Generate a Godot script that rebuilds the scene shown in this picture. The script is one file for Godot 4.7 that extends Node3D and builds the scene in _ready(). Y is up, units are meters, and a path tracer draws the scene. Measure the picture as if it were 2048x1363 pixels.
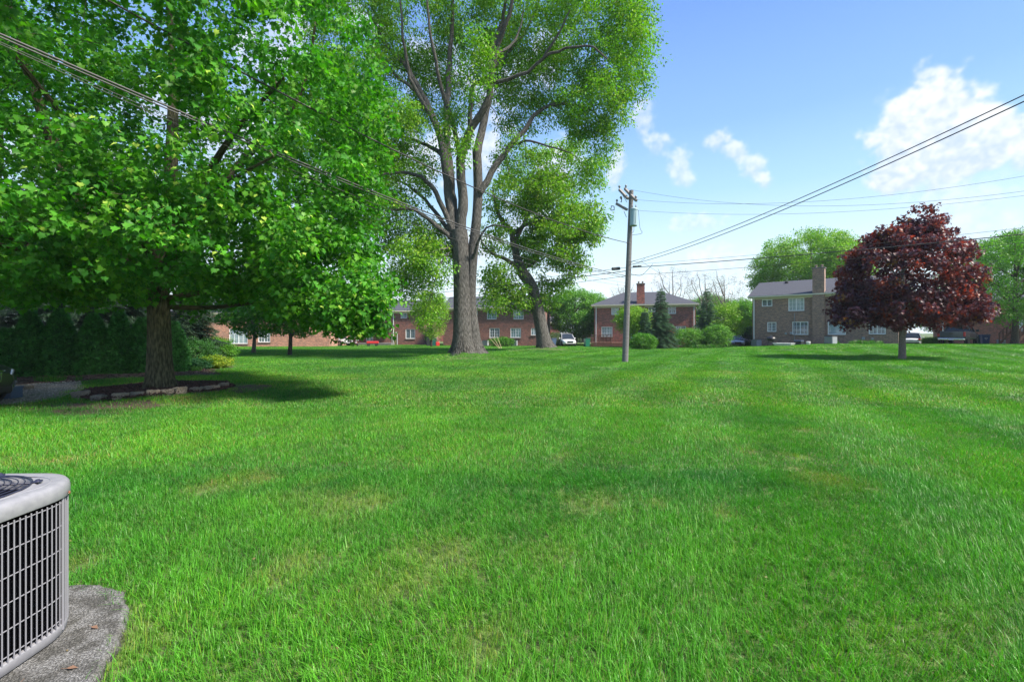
extends Node3D
# A wide back lawn in late spring: tall trees, a utility pole, brick houses behind, an air conditioner at the near corner.

const F := 910.0      # focal length of the photograph in its pixels
const CX := 1024.0
const HY := 664.0     # row of the horizon
const EYE := 1.6

var rng := RandomNumberGenerator.new()
var used := {}
var M := {}
var n_bump := FastNoiseLite.new()
var n_tint := FastNoiseLite.new()
var n_dry := FastNoiseLite.new()
var n_fine := FastNoiseLite.new()


func _ready() -> void:
	rng.seed = 11
	_camera_and_light()
	_noises()
	_materials()
	_ground()
	_gravel_and_beds()
	_houses()
	_utility_pole_and_wires()
	_big_trees()
	_background_trees()
	_hedge_and_shrubs()
	_vehicles()
	_yard_things()
	_air_conditioner()
	_grass()


func _camera_and_light() -> void:
	var cam := Camera3D.new()
	cam.name = "camera"
	cam.projection = Camera3D.PROJECTION_FRUSTUM
	cam.near = 0.1
	cam.far = 3000.0
	cam.size = 2.0 * 681.5 / F * 0.1
	cam.frustum_offset = Vector2(0, -17.5 / F * 0.1)
	cam.position = Vector3(0, EYE, 0)
	add_child(cam)
	cam.current = true
	var sun := DirectionalLight3D.new()
	sun.name = "sun"
	sun.light_energy = 1.55
	sun.light_color = Color(1.0, 0.965, 0.9)
	sun.light_angular_distance = 9.0
	sun.shadow_enabled = true
	add_child(sun)
	sun.look_at_from_position(Vector3(0.74, 0.98, 0.34), Vector3.ZERO)
	var env := Environment.new()
	env.background_mode = Environment.BG_SKY
	env.sky = Sky.new()
	env.sky.sky_material = _sky()
	env.tonemap_mode = Environment.TONE_MAPPER_LINEAR
	env.tonemap_exposure = 2.25
	env.sdfgi_enabled = true
	env.ssao_enabled = true
	env.ssil_enabled = true
	env.fog_enabled = true
	env.fog_density = 0.0003
	env.fog_light_color = Color(0.86, 0.93, 1.0)
	var w := WorldEnvironment.new()
	w.name = "environment"
	w.environment = env
	add_child(w)


# The sky: a gradient of clear air, paler to the horizon, with cumulus all round, computed as a panorama.
func _sky() -> Material:
	var w := 3072
	var h := 1536
	var im := Image.create(w, h, false, Image.FORMAT_RGBF)
	var stops := [[-2.0, Color(0.535, 0.573, 0.583)], [3.0, Color(0.497, 0.559, 0.583)], [9.0, Color(0.382, 0.497, 0.563)], [16.0, Color(0.234, 0.377, 0.525)], [23.0, Color(0.158, 0.282, 0.487)], [34.0, Color(0.105, 0.202, 0.454)], [50.0, Color(0.096, 0.186, 0.430)], [90.0, Color(0.091, 0.177, 0.411)]]
	var rows: Array[Color] = []
	for y in h:
		var el := 90.0 - (y + 0.5) / h * 180.0
		var c: Color = stops[0][1]
		for k in range(1, stops.size()):
			if el > float(stops[k - 1][0]):
				var t := clampf((el - float(stops[k - 1][0])) / (float(stops[k][0]) - float(stops[k - 1][0])), 0, 1)
				c = (stops[k - 1][1] as Color).lerp(stops[k][1], t)
		rows.append(c)
		im.fill_rect(Rect2i(0, y, w, 1), c)
	var nz := FastNoiseLite.new()
	nz.seed = 5
	nz.frequency = 1.0
	nz.fractal_octaves = 6
	nz.fractal_gain = 0.54
	# Clouds: each a list of puffs [azimuth, elevation, half width, half height] in degrees, and how solid it is.
	var clouds := [
		[1.0, [[42.6, 20.6, 3.6, 3.4], [40.8, 18.3, 4.2, 3.0], [44.6, 17.6, 4.2, 3.6], [42.8, 15.2, 5.4, 3.4], [46.6, 16.4, 3.0, 2.4], [39.8, 14.6, 2.2, 1.6]]],
		[0.42, [[43.6, 12.0, 4.6, 3.6], [44.8, 9.2, 4.2, 3.2], [42.4, 7.6, 3.6, 2.4]]],
		[0.9, [[48.4, 15.0, 1.4, 2.2], [50.8, 17.0, 3.0, 3.6]]],
		[0.62, [[15.8, 24.4, 1.9, 2.3], [17.8, 21.6, 2.0, 2.0], [20.0, 19.4, 1.9, 1.7], [20.6, 17.4, 1.8, 1.5]]],
		[0.7, [[13.2, 20.0, 1.5, 2.4], [12.6, 18.0, 1.2, 1.8]]],
		[0.75, [[24.4, 21.0, 1.9, 1.5], [26.2, 19.6, 1.7, 1.3], [28.0, 17.8, 1.8, 1.4], [29.0, 16.2, 1.5, 1.1]]],
		[0.5, [[24.0, 8.0, 6.0, 2.6], [18.0, 6.0, 5.0, 2.0], [30.0, 5.6, 5.0, 1.6], [22.0, 12.6, 4.0, 1.6]]],
		[0.5, [[52.0, 7.0, 5.0, 2.0], [58.0, 5.0, 6.0, 2.2]]],
		[0.85, [[2.0, 14.0, 6.0, 4.0], [-6.0, 10.0, 6.0, 3.0], [6.0, 20.0, 5.0, 4.0]]],
		[0.85, [[-4.0, 22.0, 6.0, 5.0], [-12.0, 20.0, 6.0, 5.0], [-1.0, 29.0, 6.0, 4.5], [-10.0, 30.0, 6.0, 4.0], [5.0, 31.0, 3.5, 3.5]]],
		[0.8, [[-22.0, 16.0, 7.0, 4.0], [-32.0, 20.0, 8.0, 5.0], [-28.0, 28.0, 6.0, 4.0], [-42.0, 14.0, 7.0, 4.0]]],
	]
	var r := RandomNumberGenerator.new()
	r.seed = 77
	for k in 34:
		var az := 62.0 + 280.0 * (k + r.randf()) / 34.0
		var el0 := r.randf_range(5.0, 34.0)
		var puffs := []
		for q in r.randi_range(4, 8):
			puffs.append([az + r.randf_range(-6, 6), el0 + r.randf_range(-1.5, 3.0), r.randf_range(2.0, 4.5), r.randf_range(1.4, 3.0)])
		clouds.append([r.randf_range(0.6, 1.0), puffs])
	for c in clouds:
		var solid: float = c[0]
		var puffs: Array = c[1]
		var a0 := 1e9
		var a1 := -1e9
		var e0 := 1e9
		var e1 := -1e9
		for p in puffs:
			a0 = minf(a0, p[0] - p[2] * 1.9)
			a1 = maxf(a1, p[0] + p[2] * 1.9)
			e0 = minf(e0, p[1] - p[3] * 1.9)
			e1 = maxf(e1, p[1] + p[3] * 1.9)
		e0 = maxf(e0, 0.5)
		var base_el := e0
		var x0 := int(floor(a0 / 360.0 * w))
		var x1 := int(ceil(a1 / 360.0 * w))
		var y0 := maxi(0, int((90.0 - e1) / 180.0 * h))
		var y1 := mini(h / 2, int((90.0 - e0) / 180.0 * h))
		var pa := PackedFloat32Array()
		for p in puffs:
			pa.append_array(PackedFloat32Array([p[0], p[1], 1.0 / p[2], 1.0 / p[3]]))
		for y in range(y0, y1):
			var el := 90.0 - (y + 0.5) / h * 180.0
			for x in range(x0, x1):
				var az := (x + 0.5) / w * 360.0
				var sum := 0.0
				var lit := 0.0
				for k in range(0, pa.size(), 4):
					var dx := (az - pa[k]) * pa[k + 2]
					var dy := (el - pa[k + 1]) * pa[k + 3]
					var d := 1.0 - (dx * dx + dy * dy) * 0.62
					if d > 0.0:
						sum += d * d
						lit += d * d * dy
				if sum < 0.02:
					continue
				var n := nz.get_noise_3d(az * 0.34, el * 0.42, solid * 9.0)
				var n2 := nz.get_noise_3d(az * 0.9, el * 1.0, 31.0 + solid)
				var dens := smoothstep(0.26, 1.0, sum + n * 0.62 + n2 * 0.26) * solid
				if dens <= 0.0:
					continue
				var shade := clampf(0.45 + 0.75 * lit / maxf(sum, 0.1) + n2 * 0.9 + n * 0.5, 0, 1)
				var cc := Color(0.325, 0.38, 0.485).lerp(Color(0.52, 0.525, 0.54), shade)
				cc = cc.lerp(rows[y], 0.12)
				var xx := posmod(x, w)
				var was := im.get_pixel(xx, y)
				im.set_pixel(xx, y, was.lerp(cc, dens))
	var m := PanoramaSkyMaterial.new()
	m.panorama = ImageTexture.create_from_image(im)
	return m


func _noises() -> void:
	n_bump.seed = 3
	n_bump.frequency = 0.35
	n_bump.fractal_octaves = 3
	n_tint.seed = 9
	n_tint.frequency = 0.22
	n_tint.fractal_octaves = 4
	n_dry.seed = 21
	n_dry.frequency = 0.55
	n_dry.fractal_octaves = 3
	n_fine.seed = 33
	n_fine.frequency = 1.9
	n_fine.fractal_octaves = 2


# ---------------------------------------------------------------- places
func P(px: float, py: float, d: float) -> Vector3:
	return Vector3((px - CX) / F * d, EYE + (HY - py) / F * d, -d)


func on_ground(px: float, d: float) -> Vector3:
	var x := (px - CX) / F * d
	return Vector3(x, gh(x, -d), -d)


func gh(x: float, z: float) -> float:
	var d := -z
	var y := n_bump.get_noise_2d(x * 1.2, z * 1.2) * 0.045 * smoothstep(4.0, 9.0, Vector2(x, z).length())
	y -= 0.26 * smoothstep(38.0, 62.0, d)
	y += 0.52 * smoothstep(20.0, 31.0, x) * smoothstep(58.0, 40.0, d) * smoothstep(24.0, 40.0, d)
	var a := Vector2(x + 2.9, z + 28.0).length_squared()
	y += 0.34 * exp(-a / 5.0)
	var b := Vector2(x - 2.67, z + 38.0).length_squared()
	y += 0.34 * exp(-b / 6.0)
	var c := Vector2(x + 9.3, z + 12.0)
	y += 0.10 * exp(-c.length_squared() / 3.0)
	return y


# ---------------------------------------------------------------- nodes
func numbered(called: String) -> String:
	used[called] = int(used.get(called, 0)) + 1
	return called if used[called] == 1 else "%s_%03d" % [called, used[called] - 1]


func tag(o: Node3D, label := "", category := "", group := "", kind := "") -> void:
	if label: o.set_meta("label", label)
	if category: o.set_meta("category", category)
	if group: o.set_meta("group", group)
	if kind: o.set_meta("kind", kind)


func thing(called: String, label: String, category: String, at := Vector3.ZERO, turn := 0.0, group := "") -> Node3D:
	var o := Node3D.new()
	o.name = numbered(called)
	add_child(o)
	o.position = at
	o.rotation.y = turn
	tag(o, label, category, group)
	return o


func part(called: String, mesh: Mesh, mat: Material, parent: Node3D, at := Vector3.ZERO, rot := Vector3.ZERO) -> MeshInstance3D:
	var o := MeshInstance3D.new()
	o.name = called
	o.mesh = mesh
	o.material_override = mat
	o.position = at
	o.rotation = rot
	parent.add_child(o, true)
	return o


func struct(called: String, mesh: Mesh, mat: Material) -> MeshInstance3D:
	var o := MeshInstance3D.new()
	o.name = numbered(called)
	o.mesh = mesh
	o.material_override = mat
	add_child(o)
	o.set_meta("kind", "structure")
	return o


func copies(called: String, mesh: Mesh, mat: Material, parent: Node3D, xf: Array[Transform3D], tint: PackedColorArray) -> MultiMeshInstance3D:
	var mm := MultiMesh.new()
	mm.transform_format = MultiMesh.TRANSFORM_3D
	mm.use_colors = true
	mm.mesh = mesh
	mm.instance_count = xf.size()
	for i in xf.size():
		mm.set_instance_transform(i, xf[i])
		mm.set_instance_color(i, tint[i])
	var o := MultiMeshInstance3D.new()
	o.name = called
	o.multimesh = mm
	o.material_override = mat
	parent.add_child(o, true)
	o.set_meta("kind", "stuff")
	return o


# ---------------------------------------------------------------- mesh building (triangles given counter-clockwise seen from outside)
class MB:
	var v := PackedVector3Array()
	var n := PackedVector3Array()
	var uv := PackedVector2Array()
	var c := PackedColorArray()
	var ix := PackedInt32Array()
	var tint := Color.WHITE

	func vert(p: Vector3, nn: Vector3, t := Vector2.ZERO) -> int:
		v.append(p)
		n.append(nn)
		uv.append(t)
		c.append(tint)
		return v.size() - 1

	func tri(a: Vector3, b: Vector3, d: Vector3, ta := Vector2.ZERO, tb := Vector2.ZERO, td := Vector2.ZERO) -> void:
		var nn := (b - a).cross(d - a).normalized()
		var i := vert(a, nn, ta)
		vert(b, nn, tb)
		vert(d, nn, td)
		ix.append_array(PackedInt32Array([i, i + 2, i + 1]))

	func quad(a: Vector3, b: Vector3, d: Vector3, e: Vector3, ta := Vector2(0, 0), tb := Vector2(1, 0), td := Vector2(1, 1), te := Vector2(0, 1)) -> void:
		var nn := (b - a).cross(e - a).normalized()
		var i := vert(a, nn, ta)
		vert(b, nn, tb)
		vert(d, nn, td)
		vert(e, nn, te)
		ix.append_array(PackedInt32Array([i, i + 2, i + 1, i, i + 3, i + 2]))

	# a box; texture coordinates in metres
	func box(at: Vector3, s: Vector3, b := Basis.IDENTITY) -> void:
		var h := s * 0.5
		for f in [[0, 1, 2], [1, 2, 0], [2, 0, 1]]:
			for sg in [-1.0, 1.0]:
				var nn := Vector3.ZERO
				nn[f[0]] = sg
				var a := Vector3.ZERO
				var d := Vector3.ZERO
				a[f[1]] = h[f[1]]
				d[f[2]] = h[f[2]]
				if sg < 0:
					var q := a
					a = d
					d = q
				var o := nn * h[f[0]]
				var la := a.length() * 2
				var ld := d.length() * 2
				quad(at + b * (o - a - d), at + b * (o + a - d), at + b * (o + a + d), at + b * (o - a + d), Vector2(0, 0), Vector2(la, 0), Vector2(la, ld), Vector2(0, ld))

	# a box whose edges are cut at 45 degrees by e
	func bevel_box(at: Vector3, s: Vector3, e: float, b := Basis.IDENTITY) -> void:
		var h := s * 0.5
		for k in 3:
			var k1 := (k + 1) % 3
			var k2 := (k + 2) % 3
			for sg in [-1.0, 1.0]:
				var pts := []
				for q in [[-1, -1], [1, -1], [1, 1], [-1, 1]]:
					var p := Vector3.ZERO
					p[k] = sg * h[k]
					p[k1] = q[0] * (h[k1] - e)
					p[k2] = q[1] * (h[k2] - e)
					pts.append(at + b * p)
				if sg > 0: quad(pts[0], pts[1], pts[2], pts[3], Vector2(0, 0), Vector2(s[k1], 0), Vector2(s[k1], s[k2]), Vector2(0, s[k2]))
				else: quad(pts[3], pts[2], pts[1], pts[0], Vector2(0, 0), Vector2(s[k1], 0), Vector2(s[k1], s[k2]), Vector2(0, s[k2]))
			for s1 in [-1.0, 1.0]:
				for s2 in [-1.0, 1.0]:
					var a := Vector3.ZERO
					var d := Vector3.ZERO
					a[k1] = s1 * h[k1]
					a[k2] = s2 * (h[k2] - e)
					d[k1] = s1 * (h[k1] - e)
					d[k2] = s2 * h[k2]
					var l := Vector3.ZERO
					l[k] = h[k] - e
					var q := [a - l, d - l, d + l, a + l]
					if s1 * s2 < 0: q.reverse()
					quad(at + b * q[3], at + b * q[2], at + b * q[1], at + b * q[0])
					if k == 0:
						pass
		for sx in [-1.0, 1.0]:
			for sy in [-1.0, 1.0]:
				for sz in [-1.0, 1.0]:
					var a := Vector3(sx * h.x, sy * (h.y - e), sz * (h.z - e))
					var d := Vector3(sx * (h.x - e), sy * h.y, sz * (h.z - e))
					var g := Vector3(sx * (h.x - e), sy * (h.y - e), sz * h.z)
					if sx * sy * sz > 0: tri(at + b * a, at + b * d, at + b * g)
					else: tri(at + b * a, at + b * g, at + b * d)

	func bar(a: Vector3, b: Vector3, w: float, t: float, up := Vector3.UP) -> void:
		var z := (b - a)
		var l := z.length()
		z = z / l
		if absf(z.dot(up)) > 0.98: up = Vector3.RIGHT
		var x := up.cross(z).normalized()
		var y := z.cross(x)
		box((a + b) * 0.5, Vector3(w, t, l), Basis(x, y, z))

	# a tube through points with a radius at each; v runs along it in metres
	func tube(pts: PackedVector3Array, rad: PackedFloat32Array, sides: int, cap := true, lobes := 0.0, lobe_h := 1.0, v0 := 0.0) -> void:
		var m := pts.size()
		var dir := (pts[1] - pts[0]).normalized()
		var x := dir.cross(Vector3(0.31, 0.2, 0.93)).normalized()
		var along := v0
		var first := v.size()
		var around := TAU * rad[0]
		for k in m:
			var d := dir
			if k < m - 1 and k > 0: d = (pts[k + 1] - pts[k - 1]).normalized()
			elif k == m - 1: d = (pts[k] - pts[k - 1]).normalized()
			x = (x - d * x.dot(d)).normalized()
			var y := d.cross(x)
			if k > 0: along += pts[k].distance_to(pts[k - 1])
			for s in sides + 1:
				var t := TAU * s / sides
				var nn := x * cos(t) + y * sin(t)
				var r := rad[k]
				if lobes > 0.0:
					var hh: float = pts[k].y - pts[0].y
					var wobble := 0.5 * sin(5.0 * t + 1.0) + 0.32 * sin(3.0 * t + 2.3) + 0.25 * sin(8.0 * t + 0.4)
					r *= 1.0 + lobes * exp(-hh / lobe_h) * (0.55 + wobble) + 0.04 * sin(7.0 * t + hh * 0.3) + 0.03 * sin(11.0 * t - hh * 0.5) + 0.025 * sin(4.0 * t + hh * 1.4)
				vert(pts[k] + nn * r, nn, Vector2(around * s / sides, along))
		for k in m - 1:
			for s in sides:
				var a := first + k * (sides + 1) + s
				var b := a + sides + 1
				ix.append_array(PackedInt32Array([a, b + 1, a + 1, a, b, b + 1]))
		if cap:
			for e in [0, m - 1]:
				var nn := -(pts[1] - pts[0]).normalized() if e == 0 else (pts[m - 1] - pts[m - 2]).normalized()
				var mid := vert(pts[e], nn)
				var s0 := v.size()
				for s in sides: vert(v[first + e * (sides + 1) + s], nn)
				for s in sides:
					var a := s0 + s
					var b := s0 + (s + 1) % sides
					if e == 0: ix.append_array(PackedInt32Array([mid, a, b]))
					else: ix.append_array(PackedInt32Array([mid, b, a]))

	func rod(a: Vector3, b: Vector3, r: float, sides := 8, r2 := -1.0) -> void:
		tube(PackedVector3Array([a, b]), PackedFloat32Array([r, r if r2 < 0 else r2]), sides)

	# a profile [radius, height] turned round y
	func lathe(at: Vector3, prof: Array, segs: int, b := Basis.IDENTITY) -> void:
		var first := v.size()
		for k in prof.size():
			var p0: Array = prof[maxi(k - 1, 0)]
			var p1: Array = prof[mini(k + 1, prof.size() - 1)]
			var tx: float = p1[0] - p0[0]
			var ty: float = p1[1] - p0[1]
			for s in segs + 1:
				var t := TAU * s / segs
				var e := Vector3(cos(t), 0, -sin(t))
				var nn := (e * ty - Vector3.UP * tx).normalized()
				vert(at + b * (e * float(prof[k][0]) + Vector3.UP * float(prof[k][1])), b * nn, Vector2(float(s) / segs, float(k) / prof.size()))
		for k in prof.size() - 1:
			for s in segs:
				var a := first + k * (segs + 1) + s
				var d := a + segs + 1
				ix.append_array(PackedInt32Array([a, d + 1, a + 1, a, d, d + 1]))

	# rings of equal size joined into a skin; each ring runs counter-clockwise seen from the side the list comes from
	func skin(rings: Array, closed := true, caps := true, smooth := true) -> void:
		var m: int = rings[0].size()
		var first := v.size()
		var norm := []
		for k in rings.size():
			for s in m:
				var l: Vector3 = rings[k][(s + m - 1) % m if closed else maxi(s - 1, 0)]
				var r: Vector3 = rings[k][(s + 1) % m if closed else mini(s + 1, m - 1)]
				var u: Vector3 = rings[mini(k + 1, rings.size() - 1)][s]
				var d: Vector3 = rings[maxi(k - 1, 0)][s]
				norm.append((r - l).cross(u - d).normalized())
		if smooth:
			for k in rings.size():
				for s in m: vert(rings[k][s], norm[k * m + s])
			for k in rings.size() - 1:
				for s in (m if closed else m - 1):
					var a := first + k * m + s
					var b := first + k * m + (s + 1) % m
					ix.append_array(PackedInt32Array([a, b + m, b, a, a + m, b + m]))
		else:
			for k in rings.size() - 1:
				for s in (m if closed else m - 1):
					quad(rings[k][s], rings[k][(s + 1) % m], rings[k + 1][(s + 1) % m], rings[k + 1][s])
		if caps and closed:
			for e in [0, rings.size() - 1]:
				var mid := Vector3.ZERO
				for p in rings[e]: mid += p
				mid /= m
				for s in m:
					if e == 0: tri(mid, rings[e][(s + 1) % m], rings[e][s])
					else: tri(mid, rings[e][s], rings[e][(s + 1) % m])

	func mesh() -> ArrayMesh:
		var a := []
		a.resize(Mesh.ARRAY_MAX)
		a[Mesh.ARRAY_VERTEX] = v
		a[Mesh.ARRAY_NORMAL] = n
		a[Mesh.ARRAY_TEX_UV] = uv
		a[Mesh.ARRAY_COLOR] = c
		a[Mesh.ARRAY_INDEX] = ix
		var m := ArrayMesh.new()
		m.add_surface_from_arrays(Mesh.PRIMITIVE_TRIANGLES, a)
		return m


func box_mesh(s: Vector3, e := 0.0) -> ArrayMesh:
	var b := MB.new()
	if e > 0: b.bevel_box(Vector3.ZERO, s, e)
	else: b.box(Vector3.ZERO, s)
	return b.mesh()


func lin(r: float, g: float, b: float) -> Color:
	return Color(r, g, b).linear_to_srgb()


# ---------------------------------------------------------------- materials
func plain_mat(c: Color, rough := 0.7, metal := 0.0) -> StandardMaterial3D:
	var m := StandardMaterial3D.new()
	m.albedo_color = c
	m.roughness = rough
	m.metallic = metal
	return m


func noise_tex(freq: float, seed_no: int, a: Color, b: Color, octaves := 4, type := FastNoiseLite.TYPE_SIMPLEX_SMOOTH, size := 512, mid := 0.5) -> NoiseTexture2D:
	var nz := FastNoiseLite.new()
	nz.noise_type = type
	nz.seed = seed_no
	nz.frequency = freq
	nz.fractal_octaves = octaves
	var g := Gradient.new()
	g.offsets = PackedFloat32Array([0.5 - mid * 0.5, 0.5 + mid * 0.5])
	g.colors = PackedColorArray([a, b])
	var t := NoiseTexture2D.new()
	t.width = size
	t.height = size
	t.seamless = true
	t.noise = nz
	t.color_ramp = g
	return t


func rough_mat(a: Color, b: Color, freq: float, scale: Vector3, relief: float, rough := 0.9, seed_no := 1, type := FastNoiseLite.TYPE_SIMPLEX_SMOOTH, tri := true, relief_freq := -1.0) -> StandardMaterial3D:
	var m := StandardMaterial3D.new()
	m.albedo_texture = noise_tex(freq, seed_no, a, b, 5, type)
	m.roughness = rough
	m.uv1_scale = scale
	if tri:
		m.uv1_triplanar = true
		m.uv1_world_triplanar = true
	if relief > 0:
		m.heightmap_enabled = true
		m.heightmap_texture = noise_tex(freq if relief_freq < 0 else relief_freq, seed_no + 50, Color.BLACK, Color.WHITE, 5, type)
		m.heightmap_scale = relief
	return m


func brick_mat(tones: Array, mortar: Color, seed_no: int) -> StandardMaterial3D:
	var r := RandomNumberGenerator.new()
	r.seed = seed_no
	var w := 1024
	var rows := 48
	var per := 16
	var ch := 21
	var im := Image.create(w, rows * ch, false, Image.FORMAT_RGB8)
	var hm := Image.create(w, rows * ch, false, Image.FORMAT_RGB8)
	im.fill(mortar)
	hm.fill(Color.BLACK)
	for y in rows:
		var off := (y % 2) * 32
		for x in per + 1:
			var c: Color = tones[r.randi() % tones.size()]
			c = c * r.randf_range(0.78, 1.2)
			c.a = 1.0
			var at := Rect2i(x * 64 - off + 3, y * ch + 2, 58, ch - 5)
			if x == per: c = im.get_pixel(3, y * ch + 9) if off else c
			im.fill_rect(at, c)
			hm.fill_rect(at, Color.WHITE)
			for k in 5:
				im.fill_rect(Rect2i(at.position.x + r.randi_range(0, 50), at.position.y + r.randi_range(0, 12), r.randi_range(2, 8), r.randi_range(1, 4)), c * r.randf_range(0.8, 1.25))
	var m := StandardMaterial3D.new()
	m.albedo_texture = ImageTexture.create_from_image(im)
	m.heightmap_enabled = true
	m.heightmap_texture = ImageTexture.create_from_image(hm)
	m.heightmap_scale = 0.8
	m.roughness = 0.92
	m.uv1_scale = Vector3(1.0 / 3.44, 1.0 / 3.44, 1)
	return m


func leaf_mat(through: Color, rough := 0.45) -> StandardMaterial3D:
	var m := StandardMaterial3D.new()
	m.vertex_color_use_as_albedo = true
	m.roughness = rough
	m.metallic_specular = 0.35
	m.cull_mode = BaseMaterial3D.CULL_DISABLED
	m.backlight_enabled = true
	m.backlight = through
	return m


func bark_mat(a: Color, b: Color, seed_no: int, relief: float, across: float, along: float) -> StandardMaterial3D:
	var m := StandardMaterial3D.new()
	m.albedo_texture = noise_tex(0.012, seed_no, a, b, 5, FastNoiseLite.TYPE_SIMPLEX_SMOOTH, 1024, 0.7)
	m.heightmap_enabled = true
	m.heightmap_texture = noise_tex(0.016, seed_no + 7, Color.BLACK, Color.WHITE, 4, FastNoiseLite.TYPE_SIMPLEX_SMOOTH, 1024, 0.6)
	m.heightmap_scale = relief
	m.uv1_scale = Vector3(across * 0.5, along * 0.42, 1)
	m.roughness = 0.95
	m.metallic_specular = 0.3
	return m


func _materials() -> void:
	M.white = plain_mat(lin(0.72, 0.73, 0.74), 0.5)
	M.cream = plain_mat(lin(0.55, 0.53, 0.42), 0.55)
	M.brick_red = brick_mat([lin(0.25, 0.062, 0.045), lin(0.20, 0.052, 0.042), lin(0.29, 0.08, 0.055), lin(0.16, 0.048, 0.042)], lin(0.34, 0.24, 0.21), 4)
	M.brick_dark = brick_mat([lin(0.15, 0.055, 0.043), lin(0.19, 0.07, 0.053), lin(0.115, 0.046, 0.04), lin(0.21, 0.082, 0.06)], lin(0.28, 0.20, 0.17), 5)
	M.brick_brown = brick_mat([lin(0.155, 0.082, 0.062), lin(0.20, 0.105, 0.078), lin(0.115, 0.064, 0.052), lin(0.235, 0.125, 0.088)], lin(0.50, 0.41, 0.35), 6)
	M.brick_orange = brick_mat([lin(0.36, 0.15, 0.085), lin(0.31, 0.12, 0.07), lin(0.40, 0.18, 0.11)], lin(0.45, 0.38, 0.32), 7)
	M.roof = rough_mat(lin(0.032, 0.034, 0.044), lin(0.066, 0.070, 0.090), 0.05, Vector3(0.9, 0.9, 0.9), 0.6, 0.9, 12)
	M.roof_pale = rough_mat(lin(0.08, 0.085, 0.10), lin(0.13, 0.14, 0.16), 0.05, Vector3(0.9, 0.9, 0.9), 0.6, 0.9, 13)
	var g := StandardMaterial3D.new()
	g.transparency = BaseMaterial3D.TRANSPARENCY_ALPHA
	g.albedo_color = Color(0.75, 0.85, 0.9, 0.12)
	g.roughness = 0.02
	M.glass = g
	M.curtain = plain_mat(lin(0.42, 0.48, 0.48), 0.9)
	M.curtain_green = plain_mat(lin(0.20, 0.33, 0.30), 0.9)
	M.inside = plain_mat(lin(0.16, 0.14, 0.13), 0.9)
	M.door = plain_mat(lin(0.16, 0.15, 0.05), 0.5)
	M.wood_deck = rough_mat(lin(0.10, 0.045, 0.03), lin(0.16, 0.075, 0.05), 0.03, Vector3(1.2, 1.2, 1.2), 0.2, 0.8, 15)
	M.pole = rough_mat(lin(0.11, 0.105, 0.105), lin(0.25, 0.245, 0.25), 0.03, Vector3(7, 0.5, 7), 0.8, 0.95, 16)
	M.arm = rough_mat(lin(0.17, 0.155, 0.15), lin(0.33, 0.31, 0.30), 0.03, Vector3(2, 2, 2), 0.3, 0.95, 17)
	M.galvanised = plain_mat(lin(0.30, 0.42, 0.46), 0.5, 0.15)
	M.porcelain = plain_mat(lin(0.22, 0.23, 0.25), 0.3)
	M.wire = plain_mat(lin(0.035, 0.032, 0.035), 0.6)
	M.wire_grey = plain_mat(lin(0.06, 0.056, 0.06), 0.6)
	M.bark_maple = bark_mat(lin(0.045, 0.04, 0.026), lin(0.17, 0.155, 0.095), 31, 2.5, 2.6, 0.7)
	M.bark_elm = bark_mat(lin(0.06, 0.055, 0.052), lin(0.27, 0.26, 0.245), 32, 5.0, 3.4, 0.55)
	M.bark_dark = bark_mat(lin(0.05, 0.042, 0.032), lin(0.15, 0.13, 0.10), 33, 2.5, 2.4, 0.8)
	M.bark_young = bark_mat(lin(0.13, 0.115, 0.10), lin(0.26, 0.23, 0.21), 34, 1.0, 2.4, 1.5)
	M.leaf = leaf_mat(Color(0.86, 1.0, 0.45))
	M.leaf_red = leaf_mat(Color(1.0, 0.62, 0.45), 0.4)
	M.needle = leaf_mat(Color(0.5, 0.6, 0.3), 0.6)
	M.blade = leaf_mat(Color(0.8, 0.92, 0.4), 0.38)
	M.soil = rough_mat(lin(0.055, 0.075, 0.022), lin(0.10, 0.15, 0.035), 0.02, Vector3(0.35, 0.35, 0.35), 3.0, 1.0, 18)
	M.gravel = rough_mat(lin(0.16, 0.145, 0.13), lin(0.40, 0.37, 0.34), 0.09, Vector3(1.4, 1.4, 1.4), 2.0, 0.95, 19)
	M.dirt = rough_mat(lin(0.05, 0.032, 0.022), lin(0.13, 0.085, 0.06), 0.05, Vector3(0.9, 0.9, 0.9), 3.0, 1.0, 20)
	M.mulch = plain_mat(Color.WHITE, 1.0)
	M.mulch.vertex_color_use_as_albedo = true
	M.stone = rough_mat(lin(0.15, 0.125, 0.10), lin(0.36, 0.30, 0.245), 0.03, Vector3(2.2, 2.2, 2.2), 2.0, 0.95, 22)
	M.stone_grey = rough_mat(lin(0.13, 0.115, 0.10), lin(0.26, 0.23, 0.20), 0.03, Vector3(2.2, 2.2, 2.2), 2.0, 0.95, 92)
	M.stone_tan = rough_mat(lin(0.20, 0.16, 0.12), lin(0.42, 0.34, 0.26), 0.03, Vector3(2.2, 2.2, 2.2), 2.0, 0.95, 93)
	M.concrete = rough_mat(lin(0.085, 0.083, 0.08), lin(0.36, 0.355, 0.355), 0.075, Vector3(1.9, 1.9, 1.9), 0.9, 0.95, 23, FastNoiseLite.TYPE_SIMPLEX_SMOOTH, true, 0.12)
	M.concrete.detail_enabled = true
	M.concrete.detail_blend_mode = BaseMaterial3D.BLEND_MODE_MUL
	M.concrete.detail_albedo = noise_tex(0.007, 91, lin(0.45, 0.44, 0.41), lin(1.0, 1.0, 1.0), 4)
	M.asphalt = rough_mat(lin(0.07, 0.07, 0.07), lin(0.13, 0.13, 0.13), 0.06, Vector3(1, 1, 1), 0.5, 0.95, 24)
	M.chip = plain_mat(Color.WHITE, 0.9)
	M.chip.vertex_color_use_as_albedo = true
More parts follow.
